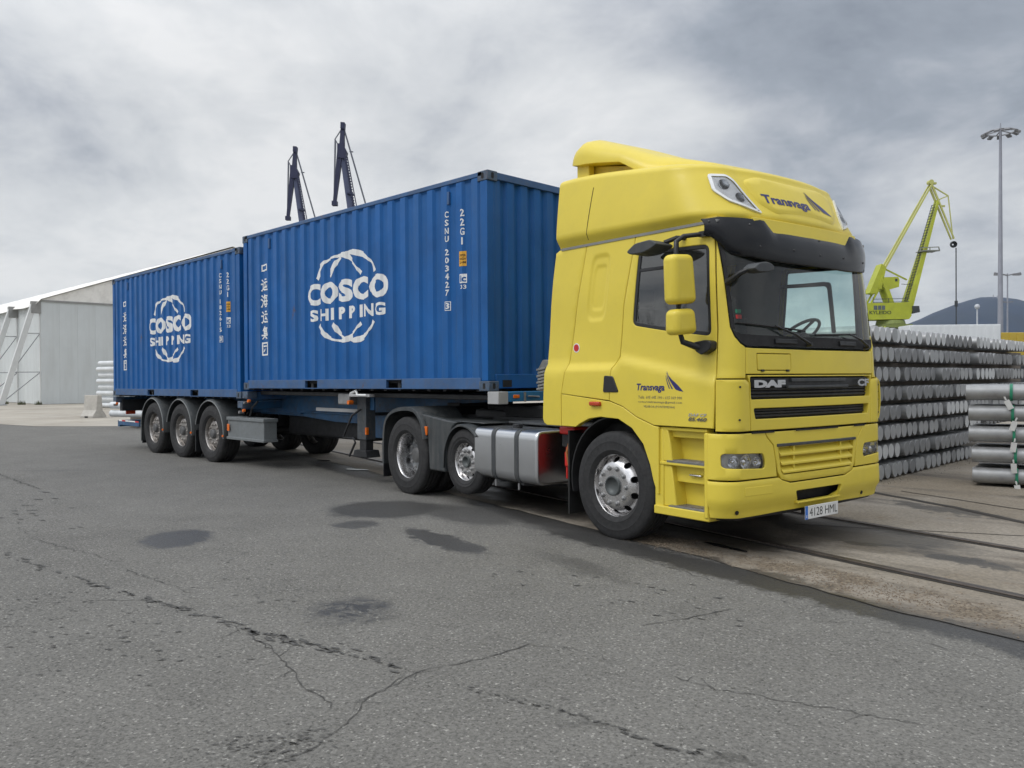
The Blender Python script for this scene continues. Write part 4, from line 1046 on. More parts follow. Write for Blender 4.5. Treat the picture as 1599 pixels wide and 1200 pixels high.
# air lines and grey stand behind the cab
sb = MB(); sb.prism([(2.66, 1.36), (2.66, 1.60), (2.74, 1.70), (2.95, 1.70), (2.95, 1.36)], 'xz', -.94, -.90); sb.box(2.9, 2.95, -.9, -.5, 1.05, 1.40)
for k in range(7): sb.beam((2.655 + (k % 2) * .02, -.95, 1.38 + k * .035), (2.80, -.95, 1.40 + k * .035), .02, .025)
sb.build('equipment_stand', mat('stand_grey', (.20, .20, .19), .6, .3, .3, 12), truck, bevel=.006)
MB().beam((1.5, -.1, 1.02), (.9, -.5, 1.05), .2, .12).build('air_tank', CHBK, truck, bevel=.03)
bpy.data.objects.remove(cabin)

# ================================================================== bare tree and low wall behind the viewer, mirrored in the door glass
random.seed(77)
tr = empty('bare_tree', (-31.0, -30.3, 0), label='bare leafless tree mirrored in the side window of the cab door', cat='tree')
def limb(mb, p, d_, L_, r_, dep):
    pts = [p]; rs = [r_]; q = p.copy(); dd = d_.copy()
    for k in range(4):
        dd = (dd + Vector((random.gauss(0, .13), random.gauss(0, .13), random.gauss(.03, .06)))).normalized(); q = q + dd * (L_ / 4); pts.append(q.copy()); rs.append(r_ * (1 - .42 * (k + 1) / 4))
    mb.tube(pts, rs, 5 if dep > 1 else 8)
    if dep >= 6: return
    for k in range(random.choice((2, 3, 3)) if dep else 5):
        b_ = (dd + Vector((random.gauss(0, .48), random.gauss(0, .48), random.gauss(.05, .2)))).normalized(); limb(mb, pts[random.choice((2, 3, 4, 4))], b_, L_ * random.uniform(.62, .84), rs[-1] * .72, dep + 1)
BK = mat('bark', (.05, .042, .035), .9, 0, .3, 6)
tk = MB(); tk.tube([Vector((0, 0, 0)), Vector((.05, 0, 1.0)), Vector((0, .05, 2.0))], [.36, .28, .24], 10); tko = tk.build('trunk', BK, tr)
cw = MB()
for k in range(4):
    a = k * 1.6; limb(cw, Vector((0, 0, 1.7)), Vector((.45 * math.cos(a), .45 * math.sin(a), 1)).normalized(), 2.3, .17, 1)
cw.build('crown', BK, tr)
# ================================================================== CONTAINERS (frame: x 0..6.058 forward, z 0 floor)
CL, CW, CHT = 6.058, 1.219, 2.591
PITCH, DEP = .2785, .029
def corr_y(x):
    """outside face of the corrugated side wall (distance from the rail line)"""
    t = (x - .20) % PITCH
    a, b, c = .104, .070, .068   # outer flat, slope, inner flat
    if t < a: return .004
    if t < a + .036: return .004 + DEP * (t - a) / .036
    if t < PITCH - .036: return .004 + DEP
    return .004 + DEP * (PITCH - t) / .036
def corr_breaks(x0, x1):
    out = []; k = math.floor((x0 - .2) / PITCH) - 1
    while .2 + k * PITCH < x1 + .01:
        for o_ in (0, .104, .140, PITCH - .036):
            x = .2 + k * PITCH + o_
            if x0 < x < x1: out.append(x)
        k += 1
    return sorted(out)
def wallprint(name, V, Fc, m, parent, lift=.0025):
    """paint film cut at every fold of the corrugation and laid onto it"""
    bm = bmesh.new(); vv = [bm.verts.new((p[0], p[2] if len(p) > 2 else 0, p[1])) for p in V]
    for f in Fc:
        try: bm.faces.new([vv[i] for i in f])
        except ValueError: pass
    xs = [p[0] for p in V]
    for x in corr_breaks(min(xs), max(xs)):
        g = list(bm.verts) + list(bm.edges) + list(bm.faces)
        bmesh.ops.bisect_plane(bm, geom=g, plane_co=(x, 0, 0), plane_no=(1, 0, 0), dist=1e-6)
    for v in bm.verts: v.co.y = -(CW - corr_y(v.co.x)) - lift - v.co.y
    me = bpy.data.meshes.new(name); bm.to_mesh(me); bm.free(); me.materials.append(m)
    o = bpy.data.objects.new(name, me); return link(o, parent)
def ribbon(pts, wd, n=8):
    c = [Vector(p) for p in curve(pts, n)]; V, Fc = [], []; N = len(c)
    for i, p in enumerate(c):
        t = (c[min(i + 1, N - 1)] - c[max(i - 1, 0)]).normalized(); nn = Vector((-t.y, t.x)); f = i / (N - 1)
        w_ = wd * (.68 + .32 * math.cos(2 * PI * (f * 2 - .2))) * .5
        V += [tuple(p + nn * w_), tuple(p - nn * w_)]
        if i: Fc.append((2 * i - 2, 2 * i - 1, 2 * i + 1, 2 * i))
    return V, Fc
WALK = [[(.08, .90), (.20, .78)], [(.03, .58), (.20, .58), (.20, .20), (.05, .06)], [(.20, .20), (.42, .09), (.98, .08)]]
GLYPHS = [
    [[(.08, .78), (.92, .78), (.92, .36), (.08, .36), (.08, .78)], [(.5, 1.0), (.5, 0)]],
    WALK + [[(.46, .90), (.86, .90)], [(.34, .68), (.97, .68)], [(.54, .68), (.50, .42), (.36, .26)], [(.72, .68), (.72, .28), (.95, .28), (.95, .40)]],
    [[(.05, .92), (.18, .80)], [(.02, .62), (.15, .52)], [(.03, .05), (.20, .36)], [(.42, 1.0), (.30, .74)], [(.38, .86), (.97, .86)], [(.42, .70), (.36, .20), (.97, .20)], [(.42, .70), (.90, .70), (.86, .03), (.72, .03)], [(.26, .45), (1.0, .45)], [(.60, .70), (.66, .56)], [(.58, .38), (.64, .26)]],
    WALK + [[(.46, .90), (.86, .90)], [(.34, .68), (.97, .68)], [(.60, .68), (.44, .34), (.88, .34)], [(.76, .48), (.94, .24)]],
    [[(.36, 1.0), (.12, .70)], [(.27, .86), (.27, .44)], [(.27, .86), (.90, .86)], [(.27, .72), (.86, .72)], [(.27, .59), (.86, .59)], [(.27, .45), (.92, .45)], [(.57, .86), (.57, .45)], [(.05, .31), (.95, .31)], [(.5, .43), (.5, 0)], [(.46, .28), (.10, .04)], [(.54, .28), (.90, .04)]],
    [[(.06, .03), (.06, .97), (.94, .97), (.94, .03), (.06, .03)], [(.22, .72), (.80, .72)], [(.60, .88), (.60, .20), (.46, .20)], [(.58, .66), (.24, .30)]]]
def brush(strokes, x0, x1, y0, y1, wd):
    V, Fc = [], []; k = 0
    for st_ in strokes:
        for a, b in zip(st_[:-1], st_[1:]):
            p = Vector((x0 + a[0] * (x1 - x0), y0 + a[1] * (y1 - y0))); q = Vector((x0 + b[0] * (x1 - x0), y0 + b[1] * (y1 - y0)))
            t_ = (q - p).normalized(); n_ = Vector((-t_.y, t_.x)) * wd / 2; p = p - t_ * wd * .45; q = q + t_ * wd * .45; o = len(V); k += 1
            V += [(p.x + n_.x, p.y + n_.y, k * .00035), (p.x - n_.x, p.y - n_.y, k * .00035), (q.x - n_.x, q.y - n_.y, k * .00035), (q.x + n_.x, q.y + n_.y, k * .00035)]; Fc.append((o, o + 1, o + 2, o + 3))
    return V, Fc
ARCS = [[(2.306, 2.982 - .0), (2.452, 3.169), (2.650, 3.247), (2.978, 3.275), (3.136, 3.234), (3.291, 3.115), (3.442, 2.969)],
        [(2.675, 2.98), (2.814, 3.163), (2.978, 3.255), (3.189, 3.293), (3.495, 3.224), (3.692, 3.103), (3.764, 2.968)],
        [(2.355, 2.297), (2.580, 2.118), (2.909, 2.045), (3.122, 2.068), (3.280, 2.15), (3.434, 2.274)],
        [(2.749, 2.293), (2.964, 2.118), (3.278, 2.039), (3.583, 2.109), (3.732, 2.288)]]
def container(name, loc, pitch, label, number):
    root = empty(name, loc, (0, pitch, 0), label, 'shipping container', 'blue shipping containers on the trailer')
    z0 = 1.33   # lettering heights were measured above the ground for the front box
    # side walls
    def sidewall(sgn):
        xs = [.14] + [x for x in corr_breaks(.16, CL - .16)] + [CL - .14]; vs = []; n = len(xs)
        for x in xs:
            y = CW - corr_y(x)
            for z in (.155, 2.50): vs.append((x, sgn * y, z))
        for x in xs: vs.append((x, sgn * (CW - .012), 2.545)); 
        fs = [(2 * i, 2 * i + 2, 2 * i + 3, 2 * i + 1) for i in range(n - 1)] + [(2 * i + 1, 2 * i + 3, 2 * n + i + 1, 2 * n + i) for i in range(n - 1)]
        return mk('side_wall', vs, fs, BLU, root, smooth=20)
    sw1 = sidewall(-1); sidewall(1)
    # front wall (faces +x) corrugated vertically
    vs = []; ys = [-1.10]; yy = -1.10; k = 0
    seq = [.11, .035, .055, .035]
    prof = [(-1.10, .0)]; st = 0; y = -1.10; ins = 0
    while y < 1.06:
        dlt = seq[st % 4]; y += dlt
        if st % 4 == 1: ins = .045
        if st % 4 == 3: ins = 0
        prof.append((min(y, 1.10), ins)); st += 1
    prof.append((1.10, 0)); n = len(prof)
    for y, i_ in prof: vs += [(CL - .03 - i_, y, .20), (CL - .03 - i_, y, 2.50)]
    mk('front_wall', vs, [(2 * i, 2 * i + 2, 2 * i + 3, 2 * i + 1) for i in range(n - 1)], BLU, root, smooth=20)
    # doors at the rear
    for s_ in (-1, 1):
        b = MB(); b.box(.02, .06, min(s_ * .01, s_ * 1.10), max(s_ * .01, s_ * 1.10), .16, 2.50)
        for k in range(4): b.box(-.005, .03, min(s_ * .05, s_ * 1.05), max(s_ * .05, s_ * 1.05), .30 + k * .55, .62 + k * .55)
        dr = b.build('cargo_door', BLU, root, bevel=.01)
        for yy in (.3, .8): MB().cyl((-.02, s_ * yy, .12), (-.02, s_ * yy, 2.52), .017, n=8).build('lock_rod', STL, dr)
    MB().box(.1, CL - .1, -1.17, 1.17, 2.545, 2.56).build('roof', BLUR, root)
    MB().box(.1, CL - .1, -1.15, 1.15, .10, .15).build('floor', BLKM, root)
    fb = MB()
    for k in range(19): fb.box(.2 + k * .31, .26 + k * .31, -1.165, 1.165, -.005, .10)
    fb.box(.2, CL - .2, -.5, .5, -.015, .10); fb.build('floor_beams', CHBK, root)
    for s_ in (-1, 1):
        MB().box(.1, CL - .1, min(s_ * 1.17, s_ * CW), max(s_ * 1.17, s_ * CW), 2.53, 2.585).build('top_rail', BLUR, root, bevel=.006)
        # bottom rail with two fork pockets
        b = MB(); ya, yb = min(s_ * 1.17, s_ * (CW - .002)), max(s_ * 1.17, s_ * (CW - .002))
        cuts = [.15, 1.966, 2.312, 4.036, 4.376, CL - .15]
        for a_, c_ in ((cuts[0], cuts[1]), (cuts[2], cuts[3]), (cuts[4], cuts[5])): b.box(a_, c_, ya, yb, .022, .158)
        br = b.build('bottom_rail', BLUR, root, bevel=.005)
        for a_, c_ in ((cuts[1], cuts[2]), (cuts[3], cuts[4])):
            MB().box(a_, c_, ya, yb, .142, .158).build('pocket_top', BLUR, br); MB().box(a_, c_, ya, yb, .022, .034).build('pocket_bottom', BLUR, br)
            MB().box(a_ - .02, c_ + .02, s_ * .5 - .01, s_ * .5 + .01, .03, .15).build('pocket_back', BLKM, br)
    for xx in (.02, CL - .14):
        for s_ in (-1, 1):
            MB().box(xx, xx + .12, min(s_ * 1.10, s_ * (CW - .004)), max(s_ * 1.10, s_ * (CW - .004)), .118, 2.473).build('corner_post', BLU, root, bevel=.008)
    MB().box(CL - .10, CL - .01, -1.10, 1.10, 2.50, 2.585).build('front_header', BLUR, root, bevel=.006)
    MB().box(CL - .10, CL - .01, -1.10, 1.10, .03, .20).build('front_sill', BLU, root, bevel=.006)
    MB().box(CL - .012, CL - .005, -.99, -.84, .045, .13).build('sill_pocket', BLKM, root)
    MB().box(0.01, .10, -1.10, 1.10, 2.50, 2.585).build('door_header', BLUR, root, bevel=.006)
    MB().box(0.01, .10, -1.10, 1.10, .03, .16).build('door_sill', BLUR, root, bevel=.006)
    for xx in (0, CL - .178):
        for s_ in (-1, 1):
            for zz in (0, CHT - .118):
                ya, yb = min(s_ * (CW - .162), s_ * CW), max(s_ * (CW - .162), s_ * CW)
                c = MB().box(xx, xx + .178, ya, yb, zz, zz + .118).build('corner_casting', CAST, root, bevel=.008)
                sl = MB(); xc = xx + .089; yo = s_ * CW
                sl.prism(round_poly([(xc - .022, zz + .025), (xc + .022, zz + .025), (xc + .022, zz + .095), (xc - .022, zz + .095)], .02, 4), 'xz', yo - .012 * s_, yo + .0015 * s_)
                xo = 0 if xx == 0 else CL; d_ = -1 if xx == 0 else 1; yc = s_ * (CW - .08)
                sl.prism(round_poly([(yc - .022, zz + .025), (yc + .022, zz + .025), (yc + .022, zz + .095), (yc - .022, zz + .095)], .02, 4), 'yz', xo - .012 * d_, xo + .0015 * d_)
                sl.build('casting_hole', BLKM, c)
    # lashing vents
    for a_ in (5.31, .86):
        MB().box(a_, a_ + .045, -CW + .006, -CW + .045, 2.29, 2.45).build('wall_vent', BLUR, root, bevel=.006)
    # printing on the near side wall
    dz = -z0
    V, Fc = [], []
    lg = None
    for i, a in enumerate(ARCS):
        v_, f_ = ribbon(a, .085); q = wallprint('globe_arc' if lg else 'globe_emblem', [(a_, b_ + dz) for a_, b_ in v_], f_, WHT, lg or root, .0022 + .0008 * i); lg = lg or q
    for s_, xs, zlo, zhi, bd in (('COSCO', [(2.036, 2.425), (2.43, 2.862), (2.87, 3.235), (3.275, 3.645), (3.655, 4.070)], 2.595, 2.92, .052),
                                 ('SHIPPING', [(2.12, 2.318), (2.396, 2.60), (2.70, 2.785), (2.872, 3.075), (3.135, 3.325), (3.40, 3.47), (3.53, 3.725), (3.765, 4.00)], 2.355, 2.53, .042)):
        for ch_, (a_, b_) in zip(s_, xs):
            Vt, Ft = text_mesh(ch_, 1, bd, 0, 4); wallprint('logo_letter', fit(Vt, a_, b_, zlo + dz, zhi + dz), Ft, WHT, lg)
    for i, gl_ in enumerate(GLYPHS):
        z_ = 3.41 - i * .262; V, Fc = brush(gl_, .605, .84, z_ - .205 + dz, z_ + dz, .024)
        wallprint('company_character', V, Fc, WHT, root)
    z_ = 3.54
    for ch_ in number:
        if ch_ != ' ':
            Vt, Ft = text_mesh(ch_, 1, .02, 0, 2)
            ww = .055 if ch_ not in '1' else .02
            wallprint('serial_character', fit(Vt, 5.31 - ww / 2, 5.31 + ww / 2, z_ - .076 + dz, z_ + dz), Ft, WHT, root)
            z_ -= .1
        else: z_ -= .062
    zc = z_ + .1 - .038
    fr = [(5.268, zc - .058), (5.352, zc - .058), (5.352, zc + .055), (5.268, zc + .055), (5.276, zc - .050), (5.344, zc - .050), (5.344, zc + .047), (5.276, zc + .047)]
    wallprint('check_digit_frame', [(a, b + dz) for a, b in fr], [(0, 1, 5, 4), (1, 2, 6, 5), (2, 3, 7, 6), (3, 0, 4, 7)], WHT, root)
    for i, ch_ in enumerate('22G1'):
        Vt, Ft = text_mesh(ch_, 1, .02, 0, 2); ww = .055 if ch_ != '1' else .02; z_ = 3.53 - i * .114
        wallprint('type_character', fit(Vt, 5.595 - ww / 2, 5.595 + ww / 2, z_ - .088 + dz, z_ + dz), Ft, WHT, root)
    yl = wallprint('amber_label', [(5.545, 2.84 + dz), (5.645, 2.84 + dz), (5.645, 3.02 + dz), (5.545, 3.02 + dz)], [(0, 1, 2, 3)], LAB, root)
    for i, s_ in enumerate(('SUPER', 'HIGH', '2.6M')):
        Vt, Ft = text_mesh(s_, 1, .02, 0, 1); wallprint('label_text', fit(Vt, 5.555, 5.635, 2.955 - i * .042 + dz, 2.985 - i * .042 + dz), Ft, BLKM, yl, .004)
    ic = wallprint('inspection_mark', [(5.55, 2.635 + dz), (5.65, 2.635 + dz), (5.65, 2.745 + dz), (5.55, 2.745 + dz)], [(0, 1, 2, 3)], WHT, root)
    Vt, Ft = text_mesh('ic', 1, .03, 0, 2); wallprint('label_text', fit(Vt, 5.562, 5.638, 2.65 + dz, 2.73 + dz), Ft, BLU, ic, .004)
    Vt, Ft = text_mesh('33', 1, .02, 0, 2); wallprint('label_text', fit(Vt, 5.563, 5.637, 2.565 + dz, 2.615 + dz), Ft, WHT, ic, .0025)
    return root
pit_f = -math.atan(.030 / 6.058)
container('shipping_container', (-6.058, 0, 1.320), pit_f, 'larger looking front blue container with white globe emblem, directly behind the yellow cab', 'CSNU 203427 3')
container('shipping_container', (-12.222, 0, 1.135), pit_f, 'rear blue container with white globe emblem, above the three trailer axles beside the white shed', 'CSNU 182615 3')

# ================================================================== TRAILER (world frame)
trailer = empty('container_trailer', (-8.67, 0, 0), (0, 0, 0), 'dark blue skeletal container trailer with three axles and grey side locker under the blue containers', 'trailer')
OX = -8.67
def TX(mb): mb.v = [(x - OX, y, z) for x, y, z in mb.v]; return mb
fr = MB()
neck = [(-12.15, 1.12), (-12.15, .92), (-5.4, .86), (-4.4, .80), (-3.55, .80), (-3.42, .60), (-3.0, .60), (-2.7, .86), (-1.35, 1.16), (-.2, 1.22), (.10, 1.22), (.10, 1.315), (-6.0, 1.27), (-6.1, 1.12)]
for s_ in (-1, 1): fr.prism(neck, 'xz', s_ * .46 - .012, s_ * .46 + .012)
for s_ in (-1, 1):
    fr.box(-12.15, -6.1, s_ * .46 - .07, s_ * .46 + .07, 1.105, 1.125); fr.box(-12.15, -5.4, s_ * .46 - .07, s_ * .46 + .07, .90, .92)
    fr.box(-5.4, -1.9, s_ * .46 - .07, s_ * .46 + .07, .93, .95)
for x in (-11, -10, -9, -8, -7, -5.5, -4.5, -3.5): fr.box(x - .04, x + .04, -.46, .46, .95, 1.10)
TX(fr).build('main_frame', BLUC, trailer, bevel=.004)
for x, z in ((-12.13, 1.135), (-6.20, 1.135), (-6.02, 1.30)):
    TX(MB().box(x - .07, x + .07, -1.17, 1.17, z - .15, z - .022)).build('bolster', BLUC if z < 1.2 else BLUR, trailer, bevel=.006)
    for s_ in (-1, 1):
        b = MB(); b.box(x - .09, x + .09, s_ * 1.13 - .09, s_ * 1.13 + .09, z - .13, z - .012); q = TX(b).build('twist_lock', CAST, trailer, bevel=.008)
        TX(MB().cyl((x, s_ * 1.16, z - .20), (x, s_ * 1.24, z - .20), .025, n=10)).build('lock_handle', STL, q)
        TX(MB().cyl((x + .12, s_ * 1.19, z - .17), (x + .12, s_ * 1.23, z - .17), .026, n=12)).build('side_marker', ORA, trailer)
# front bolster under the front container
TX(MB().box(-.02, .15, -1.05, 1.22, 1.225, 1.342)).build('front_bolster', mat('bolster_blue', (.02, .17, .38), .45, 0, .1, 3), trailer, bevel=.006)
TX(MB().box(-5.9, .0, -1.0, 1.0, 1.235, 1.300)).build('gooseneck_plate', CHBK, trailer, bevel=.01)
TX(MB().box(-.03, .155, -1.22, -1.06, 1.20, 1.345)).build('bolster_end', mat('galvanised', (.4, .4, .4)), trailer, bevel=.006)
TX(MB().box(.152, .166, -.98, -.88, 1.265, 1.305)).build('side_marker', ORA, trailer, bevel=.006)
TX(MB().box(.152, .165, -.80, -.77, 1.22, 1.34)).build('bolster_plate', STL, trailer)
TX(MB().cyl((.17, -.74, 1.285), (.17, -.55, 1.275), .012, n=8)).build('lock_handle', STL, trailer)
# white tie and small fittings under the front container
TX(MB().tube([(-2.95, -1.16, 1.29), (-2.78, -1.18, 1.33), (-2.72, -1.2, 1.27), (-2.5, -1.2, 1.27)], .018, 6)).build('white_line', WHT, trailer)
TX(MB().box(-2.95, -2.45, -1.19, -1.10, 1.245, 1.285)).build('rope_hook_rail', mat('galvanised', (.4, .4, .4)), trailer, bevel=.005)
TX(MB().box(-3.35, -3.05, -1.12, -.95, 1.12, 1.29)).build('valve_block', STL, trailer, bevel=.02)
TX(MB().cyl((-3.02, -1.08, 1.16), (-3.02, -1.16, 1.16), .03, n=12)).build('side_marker', ORA, trailer)
TX(MB().box(-4.3, -2.85, -.90, -.86, 1.00, 1.05)).build('rope_rail', mat('galvanised', (.4, .4, .4)), trailer)
# landing legs
for s_ in (-1, 1):
    y = s_ * .92
    b = MB(); b.box(-3.02, -2.80, y - .085, y + .085, .62, 1.24); lo = TX(b).build('landing_leg', mat('leg_dark', (.05, .06, .07), .6, 0, .2, 6, dirt=(.14, .12, .1), dirt_amt=.5), trailer, bevel=.01)
    TX(MB().box(-2.99, -2.83, y - .065, y + .065, .44, .63)).build('leg_tube', CHBK, lo, bevel=.008)
    TX(MB().prism([(-3.09, .37), (-3.05, .47), (-2.77, .47), (-2.73, .37)], 'xz', y - .12, y + .12)).build('leg_foot', CHBK, lo, bevel=.01)
    TX(MB().box(-3.1, -2.7, y - .01, y + .01, 1.05, 1.28)).build('leg_bracket', BLUC, lo)
TX(MB().cyl((-2.91, -.95, .98), (-2.91, .95, .98), .025, n=8)).build('cross_shaft', CHBK, trailer)
TX(MB().tube([(-2.90, -1.02, 1.06), (-2.93, -1.15, .98), (-3.08, -1.20, .66), (-2.82, -1.2, .655), (-2.78, -1.2, .60), (-2.90, -1.22, .40)], .016, 8)).build('leg_crank', BLK, trailer)
TX(MB().box(-2.80, -2.77, -1.02, -.98, .70, .80)).build('side_marker', ORA, trailer)
# axles, wheels, guards
ax_ = MB()
for x in (-7.36, -8.67, -9.98):
    ax_.cyl((x, -1.0, .51), (x, 1.0, .51), .075, n=12)
    for s_ in (-1, 1): ax_.beam((x + .5, s_ * .5, .85), (x - .05, s_ * .5, .5), .1, .09); ax_.cyl((x - .38, s_ * .5, .52), (x - .38, s_ * .5, .85), .13, n=12)
TX(ax_).build('axle_set', CHBK, trailer)
for x in (-7.36, -8.67, -9.98):
    for s_ in (-1, 1):
        wheel(trailer, x - OX, s_ * 1.225, .508, .520, .37, s_, 'trailer', ALUD)
        prof = [(x + .60 * math.cos(a), .53 + .61 * math.sin(a)) for a in [R(k) for k in range(-8, 189, 7)]]
        if x == -9.98: prof = prof + [(x - .60, .22)]
        if x != -9.98: prof = [p for p in prof if not (p[0] < x - .4 and p[1] < .60)]
        g = MB(); sg = s_
        gd = strip('mudguard', [(a - OX, b) for a, b in prof], s_ * 1.235, s_ * .80, .012, FEND, trailer, lip=.035, sg_=sg)
        rp = [(a - OX - (a - x) / .6 * .03, s_ * 1.24, b - (b - .53) / .61 * .03) for a, b in prof]
        MB().tube(rp, .009, 5).build('guard_edge', mat('guard_edge_grey', (.22, .23, .23), .5), gd)
    TX(MB().cyl((x + .56, -1.23, .50), (x + .56, -1.255, .50), .022, n=10)).build('side_marker', ORA, trailer)
TX(MB().box(-8.03, -8.0, -1.2, -.85, .15, .55)).build('mudflap', BLK, trailer)
TX(MB().box(-10.61, -10.58, -1.2, -.85, .17, .6)).build('mudflap', BLK, trailer)
# grey locker
lk = TX(MB().box(-6.66, -5.38, -1.215, -.98, .462, .835)).build('side_locker', GRYB, trailer, bevel=.008)
TX(MB().box(-6.68, -5.36, -1.235, -.97, .79, .845)).build('locker_rim', GRYB, lk, bevel=.006)
TX(MB().box(-6.68, -5.36, -1.235, -.97, .455, .50)).build('locker_rim', GRYB, lk, bevel=.006)
TX(MB().box(-6.64, -6.56, -1.243, -1.235, .60, .72)).build('side_marker', ORA, lk, bevel=.005)
TX(MB().tube([(-6.1, -1.1, .84), (-5.95, -1.12, 1.02), (-5.8, -1.1, 1.12)], .018, 6)).build('locker_strut', CHBK, lk)
# rear bumper, lights
rbp = TX(MB().box(-12.0, -11.88, -1.2, 1.2, .46, .60)).build('rear_bumper', BLUC, trailer, bevel=.006)
TX(MB().box(-11.9, -10.75, -1.21, -1.16, .50, .585)).build('rear_rail', BLUC, trailer, bevel=.005)
for k in range(6):
    TX(MB().box(-11.9 + k * .19, -11.9 + k * .19 + .19, -1.214, -1.211, .585, .615)).build('marker_tape', (WHT, RED)[k % 2] if k % 3 else WHT, trailer)
TX(MB().box(-12.1, -12.04, -1.0, -.8, .72, .80)).build('tail_light', REDL, trailer, bevel=.01)
TX(MB().box(-12.15, -12.0, -1.1, 1.1, .80, 1.05)).build('rear_crossbeam', CHBK, trailer)
TX(MB().box(-6.3, -3.75, -.25, .75, .50, .90)).build('spare_carrier', CHBK, trailer, bevel=.05)
TX(MB().box(-3.7, -3.2, .1, .6, .55, .86)).build('air_tank', CHBK, trailer, bevel=.08, segs=4)
# ================================================================== GROUND
gm = bpy.data.materials.new('asphalt'); gm.use_nodes = True; t = NT(gm.node_tree); b = t.n['Principled BSDF']
tc = t.node('ShaderNodeNewGeometry').outputs['Position']
big = t.noise(tc, .22, 6, .6); mid = t.noise(tc, 1.6, 5, .62); fine = t.noise(tc, 42, 3, .7); gw = t.vmath('ADD', tc, t.vmath('SCALE', t.noise(tc, 140, 2, .5, out=1), scale=.012)); gcol = t.sep(t.voronoi(gw, 120, 'F1', out=1))[0]
grit2 = t.sep(t.voronoi(gw, 100, 'F1', out=1))[1]
val = t.math('ADD', t.ramp(big, .3, .7, .132, .162, False), t.ramp(mid, .3, .7, -.014, .014, False))
val = t.math('ADD', val, t.ramp(fine, .3, .7, -.045, .045, False))
val = t.math('ADD', val, t.math('MULTIPLY', t.ramp(gcol, .0, 1, -1, 1, False), .03))
val = t.math('ADD', val, t.ramp(grit2, .93, 1.0, 0, .16))
val = t.math('ADD', val, t.ramp(grit2, .12, 0.0, 0, -.06))
# streaked dark flecks where the binder has worn out
fl = t.noise(t.vmath('ADD', tc, t.vmath('SCALE', t.noise(tc, 3, 2, .5, out=1), scale=.5)), 7, 5, .7)
patchy = t.ramp(t.noise(tc, .55, 3, .6), .46, .62, 0, 1)
val = t.math('MULTIPLY', val, t.math('SUBTRACT', 1, t.math('MULTIPLY', t.ramp(fl, .60, .70, 0, .34), patchy)))
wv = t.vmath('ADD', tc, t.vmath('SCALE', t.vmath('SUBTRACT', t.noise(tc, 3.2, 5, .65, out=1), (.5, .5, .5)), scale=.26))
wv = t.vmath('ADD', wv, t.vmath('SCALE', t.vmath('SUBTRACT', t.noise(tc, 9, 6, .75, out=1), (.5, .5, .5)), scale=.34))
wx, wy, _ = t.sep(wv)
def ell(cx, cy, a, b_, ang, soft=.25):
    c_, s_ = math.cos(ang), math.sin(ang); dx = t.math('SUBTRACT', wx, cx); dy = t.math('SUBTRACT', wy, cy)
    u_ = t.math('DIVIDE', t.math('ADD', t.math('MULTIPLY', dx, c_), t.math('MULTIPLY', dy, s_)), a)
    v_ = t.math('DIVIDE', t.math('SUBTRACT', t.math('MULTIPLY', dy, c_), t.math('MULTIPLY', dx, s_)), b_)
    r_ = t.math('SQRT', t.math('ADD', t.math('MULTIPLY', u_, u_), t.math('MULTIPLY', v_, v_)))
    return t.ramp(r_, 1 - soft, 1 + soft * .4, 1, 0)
damp_shade = None  # damp stains, plus the lorry's shade darkened into the asphalt beneath it
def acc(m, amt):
    global damp_shade
    m = t.math('MULTIPLY', m, amt); damp_shade = m if damp_shade is None else t.math('MAXIMUM', damp_shade, m)
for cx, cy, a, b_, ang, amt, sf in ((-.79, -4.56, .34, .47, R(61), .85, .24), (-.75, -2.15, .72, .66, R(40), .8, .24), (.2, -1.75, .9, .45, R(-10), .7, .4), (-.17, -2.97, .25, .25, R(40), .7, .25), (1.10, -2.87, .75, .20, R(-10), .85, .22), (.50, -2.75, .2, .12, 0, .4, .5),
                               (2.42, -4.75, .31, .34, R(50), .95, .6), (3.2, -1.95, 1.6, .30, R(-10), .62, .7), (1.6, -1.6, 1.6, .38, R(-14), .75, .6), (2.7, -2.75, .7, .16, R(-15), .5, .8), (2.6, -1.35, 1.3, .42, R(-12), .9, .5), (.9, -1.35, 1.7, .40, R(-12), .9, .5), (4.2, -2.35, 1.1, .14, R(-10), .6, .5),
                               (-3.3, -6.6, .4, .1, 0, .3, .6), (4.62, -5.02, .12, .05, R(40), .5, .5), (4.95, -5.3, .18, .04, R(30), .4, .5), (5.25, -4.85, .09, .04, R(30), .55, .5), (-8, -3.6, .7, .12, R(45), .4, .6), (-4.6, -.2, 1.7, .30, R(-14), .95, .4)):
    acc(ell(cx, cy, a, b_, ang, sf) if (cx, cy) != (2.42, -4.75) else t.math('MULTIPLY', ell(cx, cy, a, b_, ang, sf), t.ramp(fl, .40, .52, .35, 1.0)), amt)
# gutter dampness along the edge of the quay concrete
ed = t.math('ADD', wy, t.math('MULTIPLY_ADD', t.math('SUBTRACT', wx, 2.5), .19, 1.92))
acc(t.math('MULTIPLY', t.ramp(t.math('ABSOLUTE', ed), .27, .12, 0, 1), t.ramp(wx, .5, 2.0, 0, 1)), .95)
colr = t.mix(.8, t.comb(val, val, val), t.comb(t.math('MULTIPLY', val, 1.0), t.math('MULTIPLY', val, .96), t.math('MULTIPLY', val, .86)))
colr = t.mix(t.math('MULTIPLY', damp_shade, .80), colr, (.022, .022, .023, 1))
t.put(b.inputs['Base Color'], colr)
t.put(b.inputs['Roughness'], t.ramp(damp_shade, 0, 1, .88, .38))
b.inputs['Specular IOR Level'].default_value = .35
hgt = t.math('ADD', t.math('MULTIPLY', fine, .5), t.math('ADD', t.math('MULTIPLY', gcol, .5), t.math('MULTIPLY', mid, .6)))
t.put(b.inputs['Normal'], t.bump(hgt, .55, .012))
MATS['asphalt'] = gm
